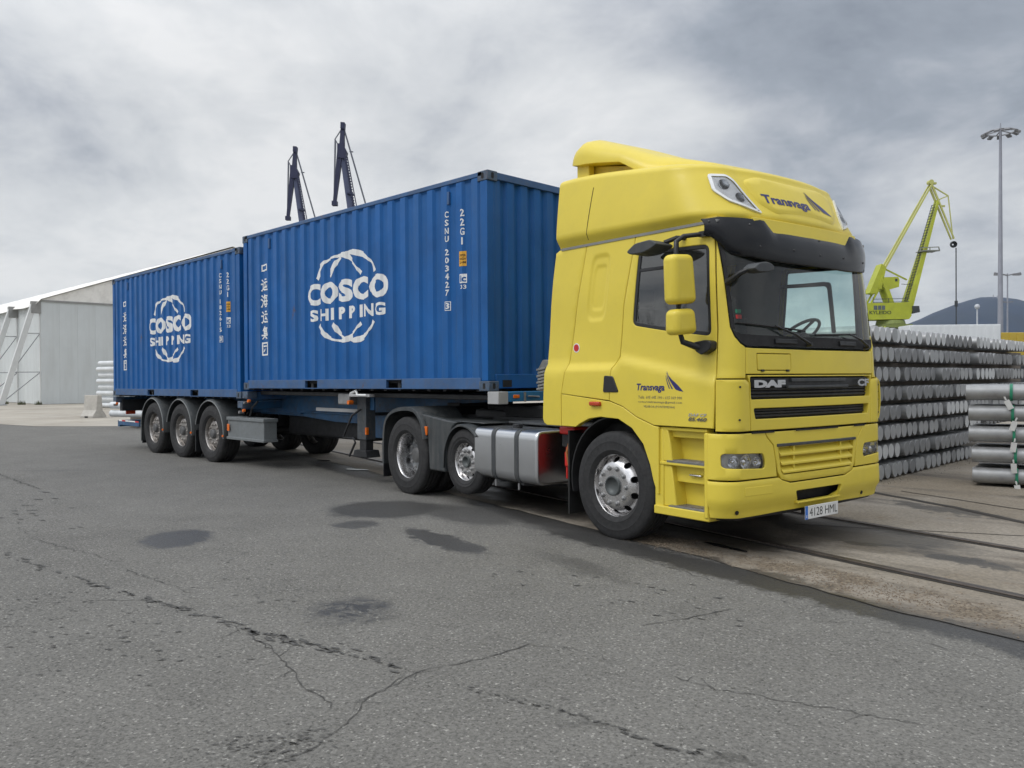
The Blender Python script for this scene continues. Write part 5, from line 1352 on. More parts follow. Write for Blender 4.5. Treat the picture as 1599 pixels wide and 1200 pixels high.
def sheet(name, poly, z, m, label=None, sub=None):
    V_, F_ = triangulate(poly if area2(poly) > 0 else poly[::-1], [], sub) if sub else (poly, [tuple(range(len(poly)))])
    o = mk(name, [(a, b_, z) for a, b_ in V_], F_, m, smooth=0, recalc=False); tag(o, label, kind='structure'); return o
mk('ground', [(-5000, -3000, -.03), (5000, -3000, -.03), (5000, 6000, -.03), (-5000, 6000, -.03)], [(0, 1, 2, 3)], mat('far_ground', (.17, .165, .155), .9, 0, .15, .02), smooth=0)['kind'] = 'structure'
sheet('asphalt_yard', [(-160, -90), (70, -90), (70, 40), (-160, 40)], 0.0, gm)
# concrete quay apron
cm = bpy.data.materials.new('quay_concrete'); cm.use_nodes = True; t = NT(cm.node_tree); b = t.n['Principled BSDF']
tc = t.node('ShaderNodeNewGeometry').outputs['Position']
n_a = t.noise(tc, .35, 5, .6, .5); n_b = t.noise(t.mapping(tc, rot=(0, 0, R(12)), sc=(.35, 1.4, 1)), .9, 6, .65); n_c = t.noise(tc, 30, 4, .7); n_d = t.noise(tc, 4, 5, .7)
c0 = t.mix(t.ramp(n_a, .35, .65), (.185, .155, .115, 1), (.27, .24, .20, 1))
c0 = t.mix(t.ramp(n_b, .48, .66, 0, .8), c0, (.095, .080, .062, 1))
c0 = t.mix(t.ramp(n_d, .58, .72, 0, .5), c0, (.15, .10, .055, 1))
c0 = t.vmath('SCALE', c0, scale=t.ramp(n_c, .3, .7, .72, 1.25, False))
px_, py_, _ = t.sep(tc)
sp_ = t.voronoi(tc, 60, 'F1', out=1)
edge = t.math('ADD', py_, t.math('MULTIPLY_ADD', t.math('SUBTRACT', px_, 2.5), .205, 1.45))
gz = t.math('MULTIPLY', t.ramp(t.math('ABSOLUTE', edge), .42, .20, 0, 1), t.ramp(px_, 1.5, 2.5, 0, 1))
gcolr = t.mix(t.sep(sp_)[0], (.055, .040, .028, 1), (.23, .185, .13, 1))
c0 = t.mix(t.math('MULTIPLY', gz, t.ramp(t.noise(tc, 2.2, 5, .7), .44, .58, 0, .85)), c0, gcolr)
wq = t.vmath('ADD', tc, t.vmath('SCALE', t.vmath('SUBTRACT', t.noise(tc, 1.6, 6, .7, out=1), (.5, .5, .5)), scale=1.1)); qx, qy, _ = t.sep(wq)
wet_shade = None  # wet patches, plus shade under lorry and bumper painted into the concrete
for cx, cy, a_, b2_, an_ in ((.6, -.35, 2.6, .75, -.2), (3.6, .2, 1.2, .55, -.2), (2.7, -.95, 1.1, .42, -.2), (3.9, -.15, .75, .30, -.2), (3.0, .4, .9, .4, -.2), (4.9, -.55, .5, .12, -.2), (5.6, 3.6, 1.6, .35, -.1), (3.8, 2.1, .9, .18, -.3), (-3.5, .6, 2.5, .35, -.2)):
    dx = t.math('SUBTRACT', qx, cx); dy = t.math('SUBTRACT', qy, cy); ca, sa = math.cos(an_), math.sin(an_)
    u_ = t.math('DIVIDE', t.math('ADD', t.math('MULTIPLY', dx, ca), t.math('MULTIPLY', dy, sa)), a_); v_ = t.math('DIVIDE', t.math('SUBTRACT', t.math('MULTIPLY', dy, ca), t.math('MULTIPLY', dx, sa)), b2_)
    m_ = t.ramp(t.math('SQRT', t.math('ADD', t.math('MULTIPLY', u_, u_), t.math('MULTIPLY', v_, v_))), .7, 1.15, 1, 0); wet_shade = m_ if wet_shade is None else t.math('MAXIMUM', wet_shade, m_)
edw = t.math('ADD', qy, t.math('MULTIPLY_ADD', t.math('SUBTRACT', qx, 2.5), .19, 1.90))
wet_shade = t.math('MAXIMUM', wet_shade, t.math('MULTIPLY', t.ramp(t.math('ABSOLUTE', edw), .26, .08, 0, 1), t.ramp(qx, .5, 1.5, 0, 1)))
c0 = t.mix(t.math('MULTIPLY', wet_shade, .72), c0, (.028, .025, .021, 1))
t.put(b.inputs['Base Color'], c0); t.put(b.inputs['Roughness'], t.math('SUBTRACT', t.ramp(n_b, .45, .65, .88, .6), t.math('MULTIPLY', wet_shade, .32)))
t.put(b.inputs['Normal'], t.bump(t.math('ADD', n_c, t.math('MULTIPLY', n_d, .8)), .5, .012))
# dry pale concrete in the distance
cm2 = mat('pale_concrete', (.36, .33, .28), .9, 0, .2, .25, dirt=(.24, .20, .15), dirt_amt=.6)
random.seed(4)
edge_pts = [(60, -13.4), (14, -4.35), (8.0, -2.98), (6.6, -2.66), (5.68, -2.42), (5.0, -2.33), (4.3, -2.15), (3.74, -2.0), (3.12, -1.80), (2.55, -1.70), (1.2, -1.35), (-1, -.9), (-4, -.1), (-8, .75), (-14, 1.8), (-19.5, 2.4), (-21.2, .6), (-22.2, -.15), (-24.0, -.55), (-30, -1.2), (-50, -3.6), (-160, -22)]
def jag(pts, amp, step):
    out = []
    for p, q in zip(pts[:-1], pts[1:]):
        L_ = math.hypot(q[0] - p[0], q[1] - p[1]); n = max(1, min(60, int(L_ / step)))
        for k in range(n):
            f = k / n; out.append((p[0] + (q[0] - p[0]) * f, p[1] + (q[1] - p[1]) * f + random.uniform(-amp, amp)))
    out.append(pts[-1]); return out
ep = jag(edge_pts, .02, .18)
near_c = [p for p in ep if p[0] > -19.6]
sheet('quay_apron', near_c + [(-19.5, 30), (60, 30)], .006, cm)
far_c = [p for p in ep if p[0] <= -19.5]
sheet('shed_apron', [(-19.5, 30)] + far_c + [(-160, 38)], .0065, cm2)
# crane rails let into the concrete, with flangeway gap
def rail(p, q, name='crane_rail'):
    p, q = Vector(p), Vector(q); d_ = (q - p).normalized(); n_ = Vector((-d_.y, d_.x))
    def strip_(o0, o1, z0, z1):
        a, b_, c_, e_ = p + n_ * o0, q + n_ * o0, q + n_ * o1, p + n_ * o1
        return [(a.x, a.y, z0), (b_.x, b_.y, z0), (c_.x, c_.y, z0), (e_.x, e_.y, z0)], z1
    mb = MB()
    for o0, o1, z in ((-.035, .035, .022),):
        c4 = [p + n_ * o0, q + n_ * o0, q + n_ * o1, p + n_ * o1]
        mb.add([(v.x, v.y, zz) for zz in (.0, z) for v in c4], [(0, 3, 2, 1), (4, 5, 6, 7), (0, 1, 5, 4), (1, 2, 6, 5), (2, 3, 7, 6), (3, 0, 4, 7)])
    o = mb.build(name, mat('rail_steel', (.09, .075, .065), .45, .6, .3, 8), bevel=.006)
    o['kind'] = 'structure'
    g = MB(); c4 = [p + n_ * .04, q + n_ * .04, q + n_ * .085, p + n_ * .085]; g.add([(v.x, v.y, .0095) for v in c4], [(0, 1, 2, 3)])
    c4 = [p - n_ * .065, q - n_ * .065, q - n_ * .04, p - n_ * .04]; g.add([(v.x, v.y, .0095) for v in c4], [(0, 1, 2, 3)])
    g.build('rail_groove', mat('groove_dirt', (.022, .019, .016), .9), smooth=0)['kind'] = 'structure'
rail((30, -6.82), (-60, 13.0)); rail((30, -5.15), (-60, 15.2)) if False else None
rail((30, -5.20), (-60, 14.6))
rail((30, -11.0), (-14.8, 11.3), 'crane_rail')if False else None
# joint line between apron slabs further back
def joint(pts, wd, name, m, z=.010):
    V_, F_ = [], []
    for i, p in enumerate(pts):
        a = Vector(pts[max(i - 1, 0)]); b_ = Vector(pts[min(i + 1, len(pts) - 1)]); t_ = (b_ - a).normalized(); n_ = Vector((-t_.y, t_.x)); w_ = (wd[i] if isinstance(wd, list) else wd) / 2
        V_ += [(p[0] + n_.x * w_, p[1] + n_.y * w_, z), (p[0] - n_.x * w_, p[1] - n_.y * w_, z)]
        if i: F_.append((2 * i - 2, 2 * i - 1, 2 * i + 1, 2 * i))
    return V_, F_
JM = mat('joint_dirt', (.035, .030, .025), .95)
jb = MB()
for pts, wd in (([(1.9, 3.35), (2.7, 2.96), (3.9, 2.36), (4.73, 1.8), (6.5, .7)], .10), ([(-60, 17), (-20, 8.2), (2, 3.4)], .08), ([(9, 1.2), (5.2, 2.4), (3, 3.3)], .03), ([(3.1, .1), (5.3, 1.2), (7, 2.2)], .02)):
    V_, F_ = joint(jag(pts, .015, .2), wd, '', JM, .0105); jb.add(V_, F_)
for k in range(10):
    x = -58 + k * 9.0 * .55; V_, F_ = joint(jag([(x, 1.5), (x + .8, 30)], .03, .5), .03, '', JM, .0105); jb.add(V_, F_)
jb.build('slab_joints', JM, smooth=0)['kind'] = 'structure'
# cracks in the asphalt
random.seed(8)
CR = [([(-9.5, -4.35), (-7.976, -4.381), (-5.574, -4.435)], .02), ([(-2.938, -5.361), (-1.754, -5.526), (-.556, -5.341), (.402, -5.353), (.972, -5.293), (1.658, -5.462), (2.044, -5.444), (2.64, -5.483), (3.034, -5.559), (3.398, -5.654), (3.712, -5.69)], .009),
      ([(3.703, -5.588), (3.681, -5.407), (3.604, -5.123), (3.695, -4.785), (3.717, -4.436), (3.904, -4.34), (4.145, -4.321), (4.389, -4.285), (4.572, -4.272), (4.82, -4.273), (5.052, -4.191), (5.7, -4.0)], .0065),
      ([(3.597, -5.215), (3.733, -5.576), (3.875, -5.75), (3.978, -6.001), (3.966, -6.189), (4.2, -6.5)], .008), ([(3.967, -3.715), (4.081, -3.366), (4.18, -3.014)], .010),
      ([(2.2, -2.05), (3.0, -2.25), (3.771, -2.472), (4.347, -2.619), (4.81, -2.763), (5.191, -2.841), (5.694, -2.90), (6.5, -3.1)], .008), ([(1.66, -5.46), (1.2, -5.6), (.9, -5.9)], .008), ([(-12, -6), (-7, -6.3), (-4, -6.9)], .02)]
cb = MB()
for pts, wd in CR:
    base = jag(pts, .016 + wd * .6, .045); base = [(a + random.uniform(-.01, .01), b_) for a, b_ in base]; ws_ = []; g_ = 1.0
    for _ in base:
        if random.random() < .12: g_ = random.choice((.12, .5, 1.0, 1.2))
        ws_.append(wd * g_ * random.uniform(.3, 1.1))
    ws_[0] = ws_[-1] = .001
    V_, F_ = joint(base, ws_, '', JM, .004); cb.add(V_, F_)
    for _ in range(len(base) // 7):
        i = random.randrange(len(base)); a = random.uniform(0, 2 * PI); p = base[i]; br = [p]
        for k in range(random.randint(2, 6)):
            a += random.uniform(-.7, .7); p = (p[0] + .035 * math.cos(a), p[1] + .03 * math.sin(a)); br.append(p)
        V_, F_ = joint(br, [wd * .55 * (1 - j / len(br)) + .001 for j in range(len(br))], '', JM, .004); cb.add(V_, F_)
CM = mat('crack_dark', (.066, .064, .060), .95, 0, .3, 20)
cb.build('asphalt_cracks', CM, smooth=0)['kind'] = 'structure'
# ragged patches where the surface has worn away along the old seam
wb = MB()
def blotch(cx, cy, a, b_, ang, n=18, z=.0045):
    V_ = []
    for i in range(n):
        q = 2 * PI * i / n; r_ = random.uniform(.55, 1.1); x, y = a * r_ * math.cos(q), b_ * r_ * math.sin(q)
        V_.append((cx + x * math.cos(ang) - y * math.sin(ang), cy + x * math.sin(ang) + y * math.cos(ang), z))
    wb.add(V_ + [(cx, cy, z)], [(i, (i + 1) % n, n) for i in range(n)])
def along(pts, N, spread, s0, s1, ang):
    for _ in range(N):
        i = random.randrange(len(pts) - 1); f = random.random(); p, q = pts[i], pts[i + 1]; s_ = random.uniform(s0, s1)
        blotch(p[0] + (q[0] - p[0]) * f + random.gauss(0, spread), p[1] + (q[1] - p[1]) * f + random.gauss(0, spread), s_, s_ * random.uniform(.15, .38), ang + random.gauss(0, .3))
along([(-1.373, -5.878), (-.346, -5.805), (.506, -5.684), (1.18, -5.581), (1.873, -5.48), (2.38, -5.402), (2.714, -5.34), (3.113, -5.228), (3.548, -5.177)], 130, .028, .012, .06, R(12))
along([(3.9, -5.12), (4.161, -5.061), (4.375, -5.008), (4.601, -4.971), (4.789, -4.957), (4.916, -4.961), (5.036, -4.964), (5.197, -4.865)], 80, .014, .006, .03, R(15))
along([(-.5, -4.3), (.6, -4.6), (1.7, -4.9), (2.6, -5.1)], 110, .2, .006, .028, R(40))
along([(.5, -6.2), (1.6, -6.1), (2.6, -6.0)], 170, .25, .006, .028, R(45))
along([(3.7, -6.25), (3.85, -5.95), (4.0, -6.1)], 150, .07, .005, .02, R(45))
along([(2.6, -3.2), (3.4, -3.1), (4.2, -3.3)], 40, .2, .01, .04, R(20))
along([(-7, -4.6), (-4, -5.0), (-2, -5.5)], 40, .3, .02, .09, R(30))
wb.build('worn_asphalt_spots', mat('worn_spot', (.078, .076, .072), .9, 0, .3, 30, bump=.3, bscale=200), smooth=0)['kind'] = 'structure'
# gravel lying in the wash-out next to the apron edge
random.seed(3)
gb = MB()
for _ in range(4500):
    x = random.uniform(2.3, 7.5); yc = -1.45 - (x - 2.5) * .205; y = yc + random.gauss(0, .17)
    if random.random() > .25 + .75 * (math.sin(x * 3.1) * .5 + .5) : continue
    if y < -1.78 - (x - 2.5) * .2: continue
    s_ = random.uniform(.003, .0085); h = s_ * .7; a = random.uniform(0, 2); z = .008
    vs = [(x + s_ * math.cos(a + k * 1.257) * random.uniform(.7, 1.2), y + s_ * math.sin(a + k * 1.257) * random.uniform(.7, 1.2), z) for k in range(5)]
    gb.add(vs + [(x + random.uniform(-.2, .2) * s_, y, z + h)], [(k, (k + 1) % 5, 5) for k in range(5)])
o = gb.build('gravel', mat('gravel_stones', (.19, .15, .11), .9, 0, .5, 40, dirt=(.10, .07, .045), dirt_amt=.7), smooth=0); o['kind'] = 'stuff'
# shallow puddles
wm = mat('puddle_water', (.02, .02, .02), .03, 0, .0, 1, spec=.5, rvar=0)
def puddle(cx, cy, a, b_, ang, seed):
    random.seed(seed); n = 40; V_ = []
    ph = [random.uniform(0, 6.28) for _ in range(4)]
    for i in range(n):
        q = 2 * PI * i / n; r_ = 1 + .18 * math.sin(2 * q + ph[0]) + .12 * math.sin(3 * q + ph[1]) + .08 * math.sin(5 * q + ph[2]); x, y = a * r_ * math.cos(q), b_ * r_ * math.sin(q)
        V_.append((cx + x * math.cos(ang) - y * math.sin(ang), cy + x * math.sin(ang) + y * math.cos(ang), .011))
    o = mk('puddle', V_, [tuple(range(n))], wm, smooth=0); o['kind'] = 'structure'
puddle(-4.33, -.13, .22, .09, R(10), 2); puddle(-6.0, .30, .12, .07, R(20), 3); puddle(3.15, -1.35, .22, .05, R(-12), 7)
# ================================================================== ALUMINIUM BILLETS
RB = .106
bil_body = mat('billet_skin', (.31, .315, .32), .42, .35, .18, 5, dirt=(.34, .34, .34), dirt_amt=.4)
ENDS = [mat('billet_end_pale', (.52, .535, .54), .5, .15, .06, 9), mat('billet_end_mid', (.32, .33, .335), .5, .15, .08, 9), mat('billet_end_dull', (.20, .205, .21), .55, .2, .12, 9)]
def billet_mesh(name, L_, endm, n=18):
    vs = []; fs = []; mi = []
    for x, r_ in ((0, RB - .004), (-.004, RB), (-L_ + .004, RB), (-L_, RB - .004)):
        for k in range(n): a = 2 * PI * k / n; vs.append((x, r_ * math.cos(a), r_ * math.sin(a)))
    for j in range(3):
        for k in range(n): fs.append((j * n + k, j * n + (k + 1) % n, (j + 1) * n + (k + 1) % n, (j + 1) * n + k)); mi.append(0)
    fs += [tuple(range(n - 1, -1, -1)), tuple(range(3 * n, 4 * n))]; mi += [1, 1]
    me = bpy.data.meshes.new(name); me.from_pydata(vs, [], fs); me.materials.append(bil_body); me.materials.append(endm)
    me.polygons.foreach_set('material_index', mi)
    bm = bmesh.new(); bm.from_mesh(me); bmesh.ops.recalc_face_normals(bm, faces=bm.faces); bm.to_mesh(me); bm.free()
    me.shade_smooth(); me.set_sharp_from_angle(angle=R(35)); return me
BM_ = [billet_mesh('billet', 6.0, m) for m in ENDS]
random.seed(21)
ORD = ['first', 'second', 'third', 'fourth', 'fifth', 'sixth', 'seventh', 'eighth', 'ninth', 'tenth', 'eleventh', 'twelfth', 'thirteenth', 'fourteenth', 'fifteenth', 'sixteenth', 'seventeenth', 'eighteenth', 'nineteenth', 'twentieth', 'twenty-first', 'twenty-second', 'twenty-third', 'twenty-fourth', 'twenty-fifth', 'twenty-sixth', 'twenty-seventh', 'twenty-eighth', 'twenty-ninth', 'thirtieth', 'thirty-first', 'thirty-second', 'thirty-third', 'thirty-fourth', 'thirty-fifth', 'thirty-sixth']
LAY = ['bottom', 'second', 'third', 'fourth', 'fifth', 'sixth', 'seventh', 'top']
SX = 2.44
FIRST_Y = {0: 3.95, 1: 3.95, 2: 3.95, 3: 3.95, 4: 4.0, 5: 3.9, 6: 3.8, 7: 3.7}
for L_ in range(8):
    y = FIRST_Y[L_] + random.uniform(-.04, .04); k = 0
    z = .125 + L_ * .2785 + .006 * max(L_ - 3, 0)
    while y < 12.6 - (0 if L_ > 4 else 1.2 * (4 - L_)) and k < 35:
        nb = random.choice([4, 5, 5, 6, 7]); dx = random.uniform(-.06, .04)
        q = random.random()
        kind = (0 if q < .14 + (.45 if L_ == 7 else 0) else 1 if q < .62 else 2)  # pale ends favoured on top; shade of lower layers goes into end colours
        if L_ in (6, 5): kind = min(kind + (random.random() < .3), 2)
        for j in range(nb):
            yy = y + j * .236
            if yy > 12.9 or k > 34: break
            o = bpy.data.objects.new('aluminium_billet', BM_[kind if random.random() > .08 else min(kind + 1, 2)]); o.location = (SX + dx + random.uniform(-.012, .012), yy, z + random.uniform(-.003, .003)); o.rotation_euler = (random.uniform(0, 6), 0, random.uniform(-.004, .004))
            COL.objects.link(o); 
            tag(o, '%s billet from the truck in the %s layer of the long stack' % (ORD[min(k, 35)], LAY[L_]), 'aluminium billet', 'aluminium billets of the long stack behind the cab'); k += 1
        y += nb * .236 + random.choice([.03, .05, .16])
TIM = mat('weathered_timber', (.14, .12, .10), .9, 0, .25, 8)
for L_ in range(8):
    z = .125 + L_ * .2785 + .006 * max(L_ - 3, 0) - RB - .072
    if L_ == 0: z = .005
    h_ = .072 if L_ else .018
    for xo in (.42, 5.2):
        o = MB().box(-.05, .05, 0, 9.6, 0, h_).build('timber_bearer', TIM, bevel=.004); o.location = (SX - xo, 3.6, z)
        tag(o, 'timber bearer below the %s layer at the %s of the long stack' % (LAY[L_], 'near side' if xo < 1 else 'hidden side'), 'timber bearer', 'timber bearers between billet layers')
# nearer stack lying almost across the view, strapped in green with paper tags
AN = R(13.0); dv = Vector((math.cos(AN), math.sin(AN), 0)); nv = Vector((-dv.y, dv.x, 0)); org = Vector((3.50, 4.46, 0))
for L_ in range(6):
    z = .15 + L_ * .281
    for j in range(4):
        start = {0: 0.02, 1: .0, 2: -.03, 3: -.035, 4: -.06, 5: .84}[L_] + j * .015 + random.uniform(-.01, .01)
        o = bpy.data.objects.new('aluminium_billet', BM_[1]); c = org + dv * (start + 6.0) + nv * (RB + .01 + j * .232); o.location = (c.x, c.y, z); o.rotation_euler = (0, 0, AN)
        COL.objects.link(o)
        lay = ['bottom', 'second', 'third', 'fourth', 'fifth', 'shifted top'][L_]
        tag(o, '%s long billet in the %s layer of the green strapped stack' % (['front', 'second row', 'third row', 'rearmost'][j], lay), 'aluminium billet', 'aluminium billets of the green strapped stack')
    for q in ((.53 - .016 * L_,) if L_ < 5 else (1.25,)):
        pz = MB(); yy0, yy1 = -.006, 4 * .232 + .02
        pf = round_poly([(yy0, z - RB - .006), (yy1, z - RB - .006), (yy1, z + RB + .006), (yy0, z + RB + .006)], .10, 6); pi_ = round_poly([(yy0 + .005, z - RB - .001), (yy1 - .005, z - RB - .001), (yy1 - .005, z + RB + .001), (yy0 + .005, z + RB + .001)], .097, 6)
        n = len(pf); vs = []
        for s_ in (q - .017, q + .017):
            for P_ in (pf, pi_):
                for a, b_ in P_: w_ = org + dv * s_ + nv * a; vs.append((w_.x, w_.y, b_))
        fs = [(i, (i + 1) % n, 2 * n + (i + 1) % n, 2 * n + i) for i in range(n)] + [(n + i, n + (i + 1) % n, 3 * n + (i + 1) % n, 3 * n + i) for i in range(n)]
        o = mk('green_strap', vs, fs, GRN); tag(o, 'green strap round the %s layer of the stack at right' % lay, 'strap', 'green straps on the billets')
        if L_ < 5:
            w_ = org + dv * (q + random.uniform(-.08, .03)) - nv * .03
            a = random.uniform(-.5, .5); b_ = MB(); M_ = Matrix.Translation((w_.x, w_.y, z - .16)) @ Matrix.Rotation(AN, 4, 'Z') @ Matrix.Rotation(a, 4, 'Y')
            b_.box(-.034, .034, -.004, .0, -.062, .065, M_); b_.box(-.01, .01, -.006, .0, .07, .12, M_)
            o = b_.build('paper_tag', WPAP, bevel=.001); tag(o, 'white paper tag hanging from the strap below the %s layer' % lay, 'tag', 'white tags on the green strapped stack')
    zz = z - RB - .075 if L_ else .005
    for q in (.75, 4.8):
        b_ = MB(); w_ = org + dv * q; M_ = Matrix.Translation((w_.x, w_.y, zz)) @ Matrix.Rotation(AN, 4, 'Z'); b_.box(-.05, .05, .05, .98, 0, .07 if L_ else .04, M_)
        o = b_.build('timber_bearer', TIM, bevel=.004); tag(o, 'bearer below the %s layer at the %s of the strapped stack' % (lay, 'left end' if q < 1 else 'right end'), 'timber bearer', 'short bearers of the green strapped stack')
# distant bright stack beyond the back of the trailer
shiny = billet_mesh('bright_billet', 4.0, ENDS[0]); shiny.materials[0] = mat('bright_billet_skin', (.62, .64, .65), .4, .1, .1, 3)
for L_ in range(8):
    o = bpy.data.objects.new('aluminium_billet', shiny); o.location = (-39.6, 7.9 + .1 * (L_ % 2), .14 + L_ * .31); o.rotation_euler = (0, 0, R(14)); o.location.x = -34.4; o.scale = (1, 1.15, 1.15)
    COL.objects.link(o); tag(o, 'bright billet in the %s layer of the far pile beyond the trailer rear' % LAY[L_], 'aluminium billet', 'bright billets of the far pile')
for L_ in range(2):
    o = bpy.data.objects.new('aluminium_billet', shiny); o.location = (-17.6, 1.9, .45 + L_ * .25); o.rotation_euler = (0, 0, R(20)); o.scale = (.5, 1, 1)
    COL.objects.link(o); tag(o, 'short bright billet, %s of two on the ground behind the trailer' % ('lower' if L_ == 0 else 'upper'), 'aluminium billet', 'short billets behind the trailer')
MB().box(-19.6, -17.7, 1.8, 2.3, .0, .35).build('pallet_block', TIM, bevel=.01); tag(bpy.context.scene.objects['pallet_block'], 'grey timber block under two short billets behind the trailer', 'timber block')

# ================================================================== WHITE SHED (frame shelter)
shed = empty('white_shed', (-46.6, 6.5, 0), label='long white fabric storage shed with slanted side props left of the containers', cat='shed')
SWM = mat('shed_panel_white', (.60, .63, .63), .6, 0, .04, .8, dirt=(.42, .43, .41), dirt_amt=.3, streak=True)
SFM = mat('shed_fabric', (.86, .84, .79), .75, 0, .05, .6, dirt=(.36, .34, .31), dirt_amt=.35)
EV = 6.12; RDG = (11.9, 10.5); GW = 23.8
mb = MB()
k = 0; x = 0.0
panel_mesh = None
while x < GW - .01:
    wdt = min(1.0, GW - x)
    o = MB().box(-.06, .0, x + .002, x + wdt - .002, .02, EV - .02).build('wall_panel', SWM, shed) if panel_mesh is None else link(bpy.data.objects.new('wall_panel', panel_mesh), shed)
    if panel_mesh is None: panel_mesh = o.data; o0 = o
    else:
        o.location = (0, x, 0); 
    x += 1.0
MB().prism([(0, EV + .06), (RDG[0], RDG[1]), (GW, EV + .06), (GW, EV), (0, EV)], 'yz', -.05, .02).build('gable_fabric', SFM, shed, smooth=0)
MB().box(-.02, .06, -.05, GW, EV - .05, EV + .05).build('gable_rail', mat('rail_grey', (.28, .28, .27), .6), shed)
# roof with scalloped bays
LN = 60; NB = 12
vs = []; fs = []; nx = NB * 6 + 1
for i in range(nx):
    x_ = -LN * i / (nx - 1); sag = .12 * abs(math.sin(PI * i / 6)) 
    for y_, z_ in ((-.28, EV - .22), (0, EV + .10), (RDG[0] * .5, (EV + RDG[1]) / 2 + .10 - sag), (RDG[0], RDG[1] + .1 - sag * .4), (GW - RDG[0] * .5, (EV + RDG[1]) / 2 + .1 - sag), (GW, EV + .1)): vs.append((x_ + .15, y_, z_ - (sag * .8 if y_ < .1 else 0)))
    if i:
        for k in range(5): fs.append(((i - 1) * 6 + k, i * 6 + k, i * 6 + k + 1, (i - 1) * 6 + k + 1))
mk('roof_fabric', vs, fs, SFM, shed, smooth=25)
n_b = 12
for i in range(n_b):
    x0, x1 = -5.0 * i, -5.0 * (i + 1)
    for h0, h1 in ((.02, 1.9), (1.91, 4.17), (4.18, EV - .1)):
        MB().box(x1 + .03, x0 - .03, .03, .06, h0, h1).build('side_panel', SWM, shed)
PRM = mat('prop_white', (.62, .63, .62), .5, 0, .05, 3); BRM = mat('brace_grey', (.30, .31, .32), .5, .3)
for i in range(8):
    x0 = -.0 - 5.0 * i
    if i == 0: x0 = -.1
    pr = MB().beam((x0, -.35, EV - .25), (x0, -2.05, .02), .22, .30).build('slanted_prop', PRM, shed, bevel=.01)
    MB().box(x0 - .14, x0 + .14, -.5, .02, EV - .75, EV - .05).build('prop_head', mat('rail_grey', (.28, .28, .27)), pr, bevel=.01)
    MB().beam((x0, .0, .02), (x0, .0, EV - .1), .10, .12).build('wall_post', PRM, pr)
    for a_, c_ in (((x0, -.85, 4.18), (x0, -.02, 4.2)), ((x0, -1.55, 1.91), (x0, -.02, 1.92)), ((x0, -1.5, 1.95), (x0, -.05, 4.15)), ((x0, -1.9, .25), (x0, -.05, 1.88))):
        MB().beam(a_, c_, .045, .045).build('brace', BRM, pr)
    MB().box(x0 - .25, x0 + .25, -2.3, -1.8, .0, .06).build('base_plate', BRM, pr)
# concrete barrier
bar = MB(); bar.prism([(-.30, 0), (-.30, .08), (-.14, .30), (-.10, .88), (.10, .88), (.14, .30), (.30, .08), (.30, 0)], 'yz', -.36, .36)
o = bar.build('concrete_barrier', mat('barrier_concrete', (.46, .44, .40), .85, 0, .1, 3, dirt=(.25, .23, .2), dirt_amt=.4), bevel=.015); o.location = (-26.9, 3.05, 0); o.rotation_euler = (0, 0, R(20))
tag(o, 'short pale concrete barrier block standing alone in front of the white shed', 'barrier')
MB().box(-.08, .08, -.315, .315, .0, .07).build('forklift_slot', BLKM, o)
# weeds at the shed foot
random.seed(5)
for (x, y) in ((-47.2, 5.6), (-49.5, 5.3), (-46.2, 6.2)):
    b_ = MB()
    for k in range(60):
        a = random.uniform(0, 6.28); r_ = random.uniform(0, .3); px2, py2 = r_ * math.cos(a), r_ * math.sin(a); h = random.uniform(.15, .5); l = random.uniform(.04, .10)
        b_.add([(px2, py2, 0), (px2 + l, py2 + l * .4, 0), (px2 + random.uniform(-.1, .2), py2, h)], [(0, 1, 2)])
    o = b_.build('weeds', mat('weed_green', (.07, .08, .035), .9), smooth=0); o.location = (x, y, .0); o.scale = (.7, .7, .6); o['kind'] = 'stuff'
for pts, N in (([(2.5, 5.5), (2.6, 9.5)], 60), ([(2.45, 3.8), (2.6, 4.6)], 25)):
    b_ = MB()
    for k in range(N):
        f = random.random(); x = pts[0][0] + (pts[1][0] - pts[0][0]) * f + random.uniform(-.1, .25); y = pts[0][1] + (pts[1][1] - pts[0][1]) * f; h = random.uniform(.01, .05); l = .006; a = random.uniform(0, 6)
        b_.add([(x, y, .006), (x + l * math.cos(a), y + l * math.sin(a), .006), (x + random.uniform(-.03, .03), y + random.uniform(-.03, .03), h)], [(0, 1, 2)])
    o = b_.build('weeds', mat('weed_green', (.07, .08, .035)), smooth=0); o['kind'] = 'stuff'

# ================================================================== FAR THINGS
def frame_local(loc, ang):   # x across, y away, z up
    return loc, ang
CAMR = math.atan2(RT.y, RT.x)
# yellow-green luffing crane, about 150 m off.  traced scale: 0.03546 m per unit
YG = mat('crane_lime', (.42, .46, .03), .5, 0, .12, .3, dirt=(.2, .2, .05), dirt_amt=.3); YGP = mat('crane_pale', (.50, .50, .16), .55, 0, .1, .3)
DKS = mat('dark_steel', (.04, .045, .05), .6)
yc = empty('harbour_crane', (-49.05, 148.7, 0), (0, 0, CAMR), label='lime yellow luffing harbour crane with ladder and hanging hook beyond the billet stack', cat='crane')
def C(zx, zy, y=0): return ((zx - 200) * .03546, y, 1.52 + (1343 - zy) * .03546)
b_ = MB()
for s_ in (-1, 1): b_.beam(C(232, 1045, s_ * 1.2), C(408, 437, s_ * .4), .9, 1.3, .4, .42, up=(0, 1, 0))
bo = b_.build('boom', YG, yc)
b_ = MB(); n = 34
for i in range(n + 1):
    f = i / n; p_ = Vector(C(238 + (380 - 238) * f, 960 - (960 - 470) * f)); b_.beam(p_ + Vector((-.5, -.8, 0)), p_ + Vector((.3, -.8, .2)), .10, .10)
b_.beam(C(228, 960, -.8), C(368, 470, -.8), .09, .09); b_.beam(C(240, 965, -.8), C(382, 472, -.8), .09, .09)
b_.build('boom_ladder', DKS, bo)
b_ = MB()
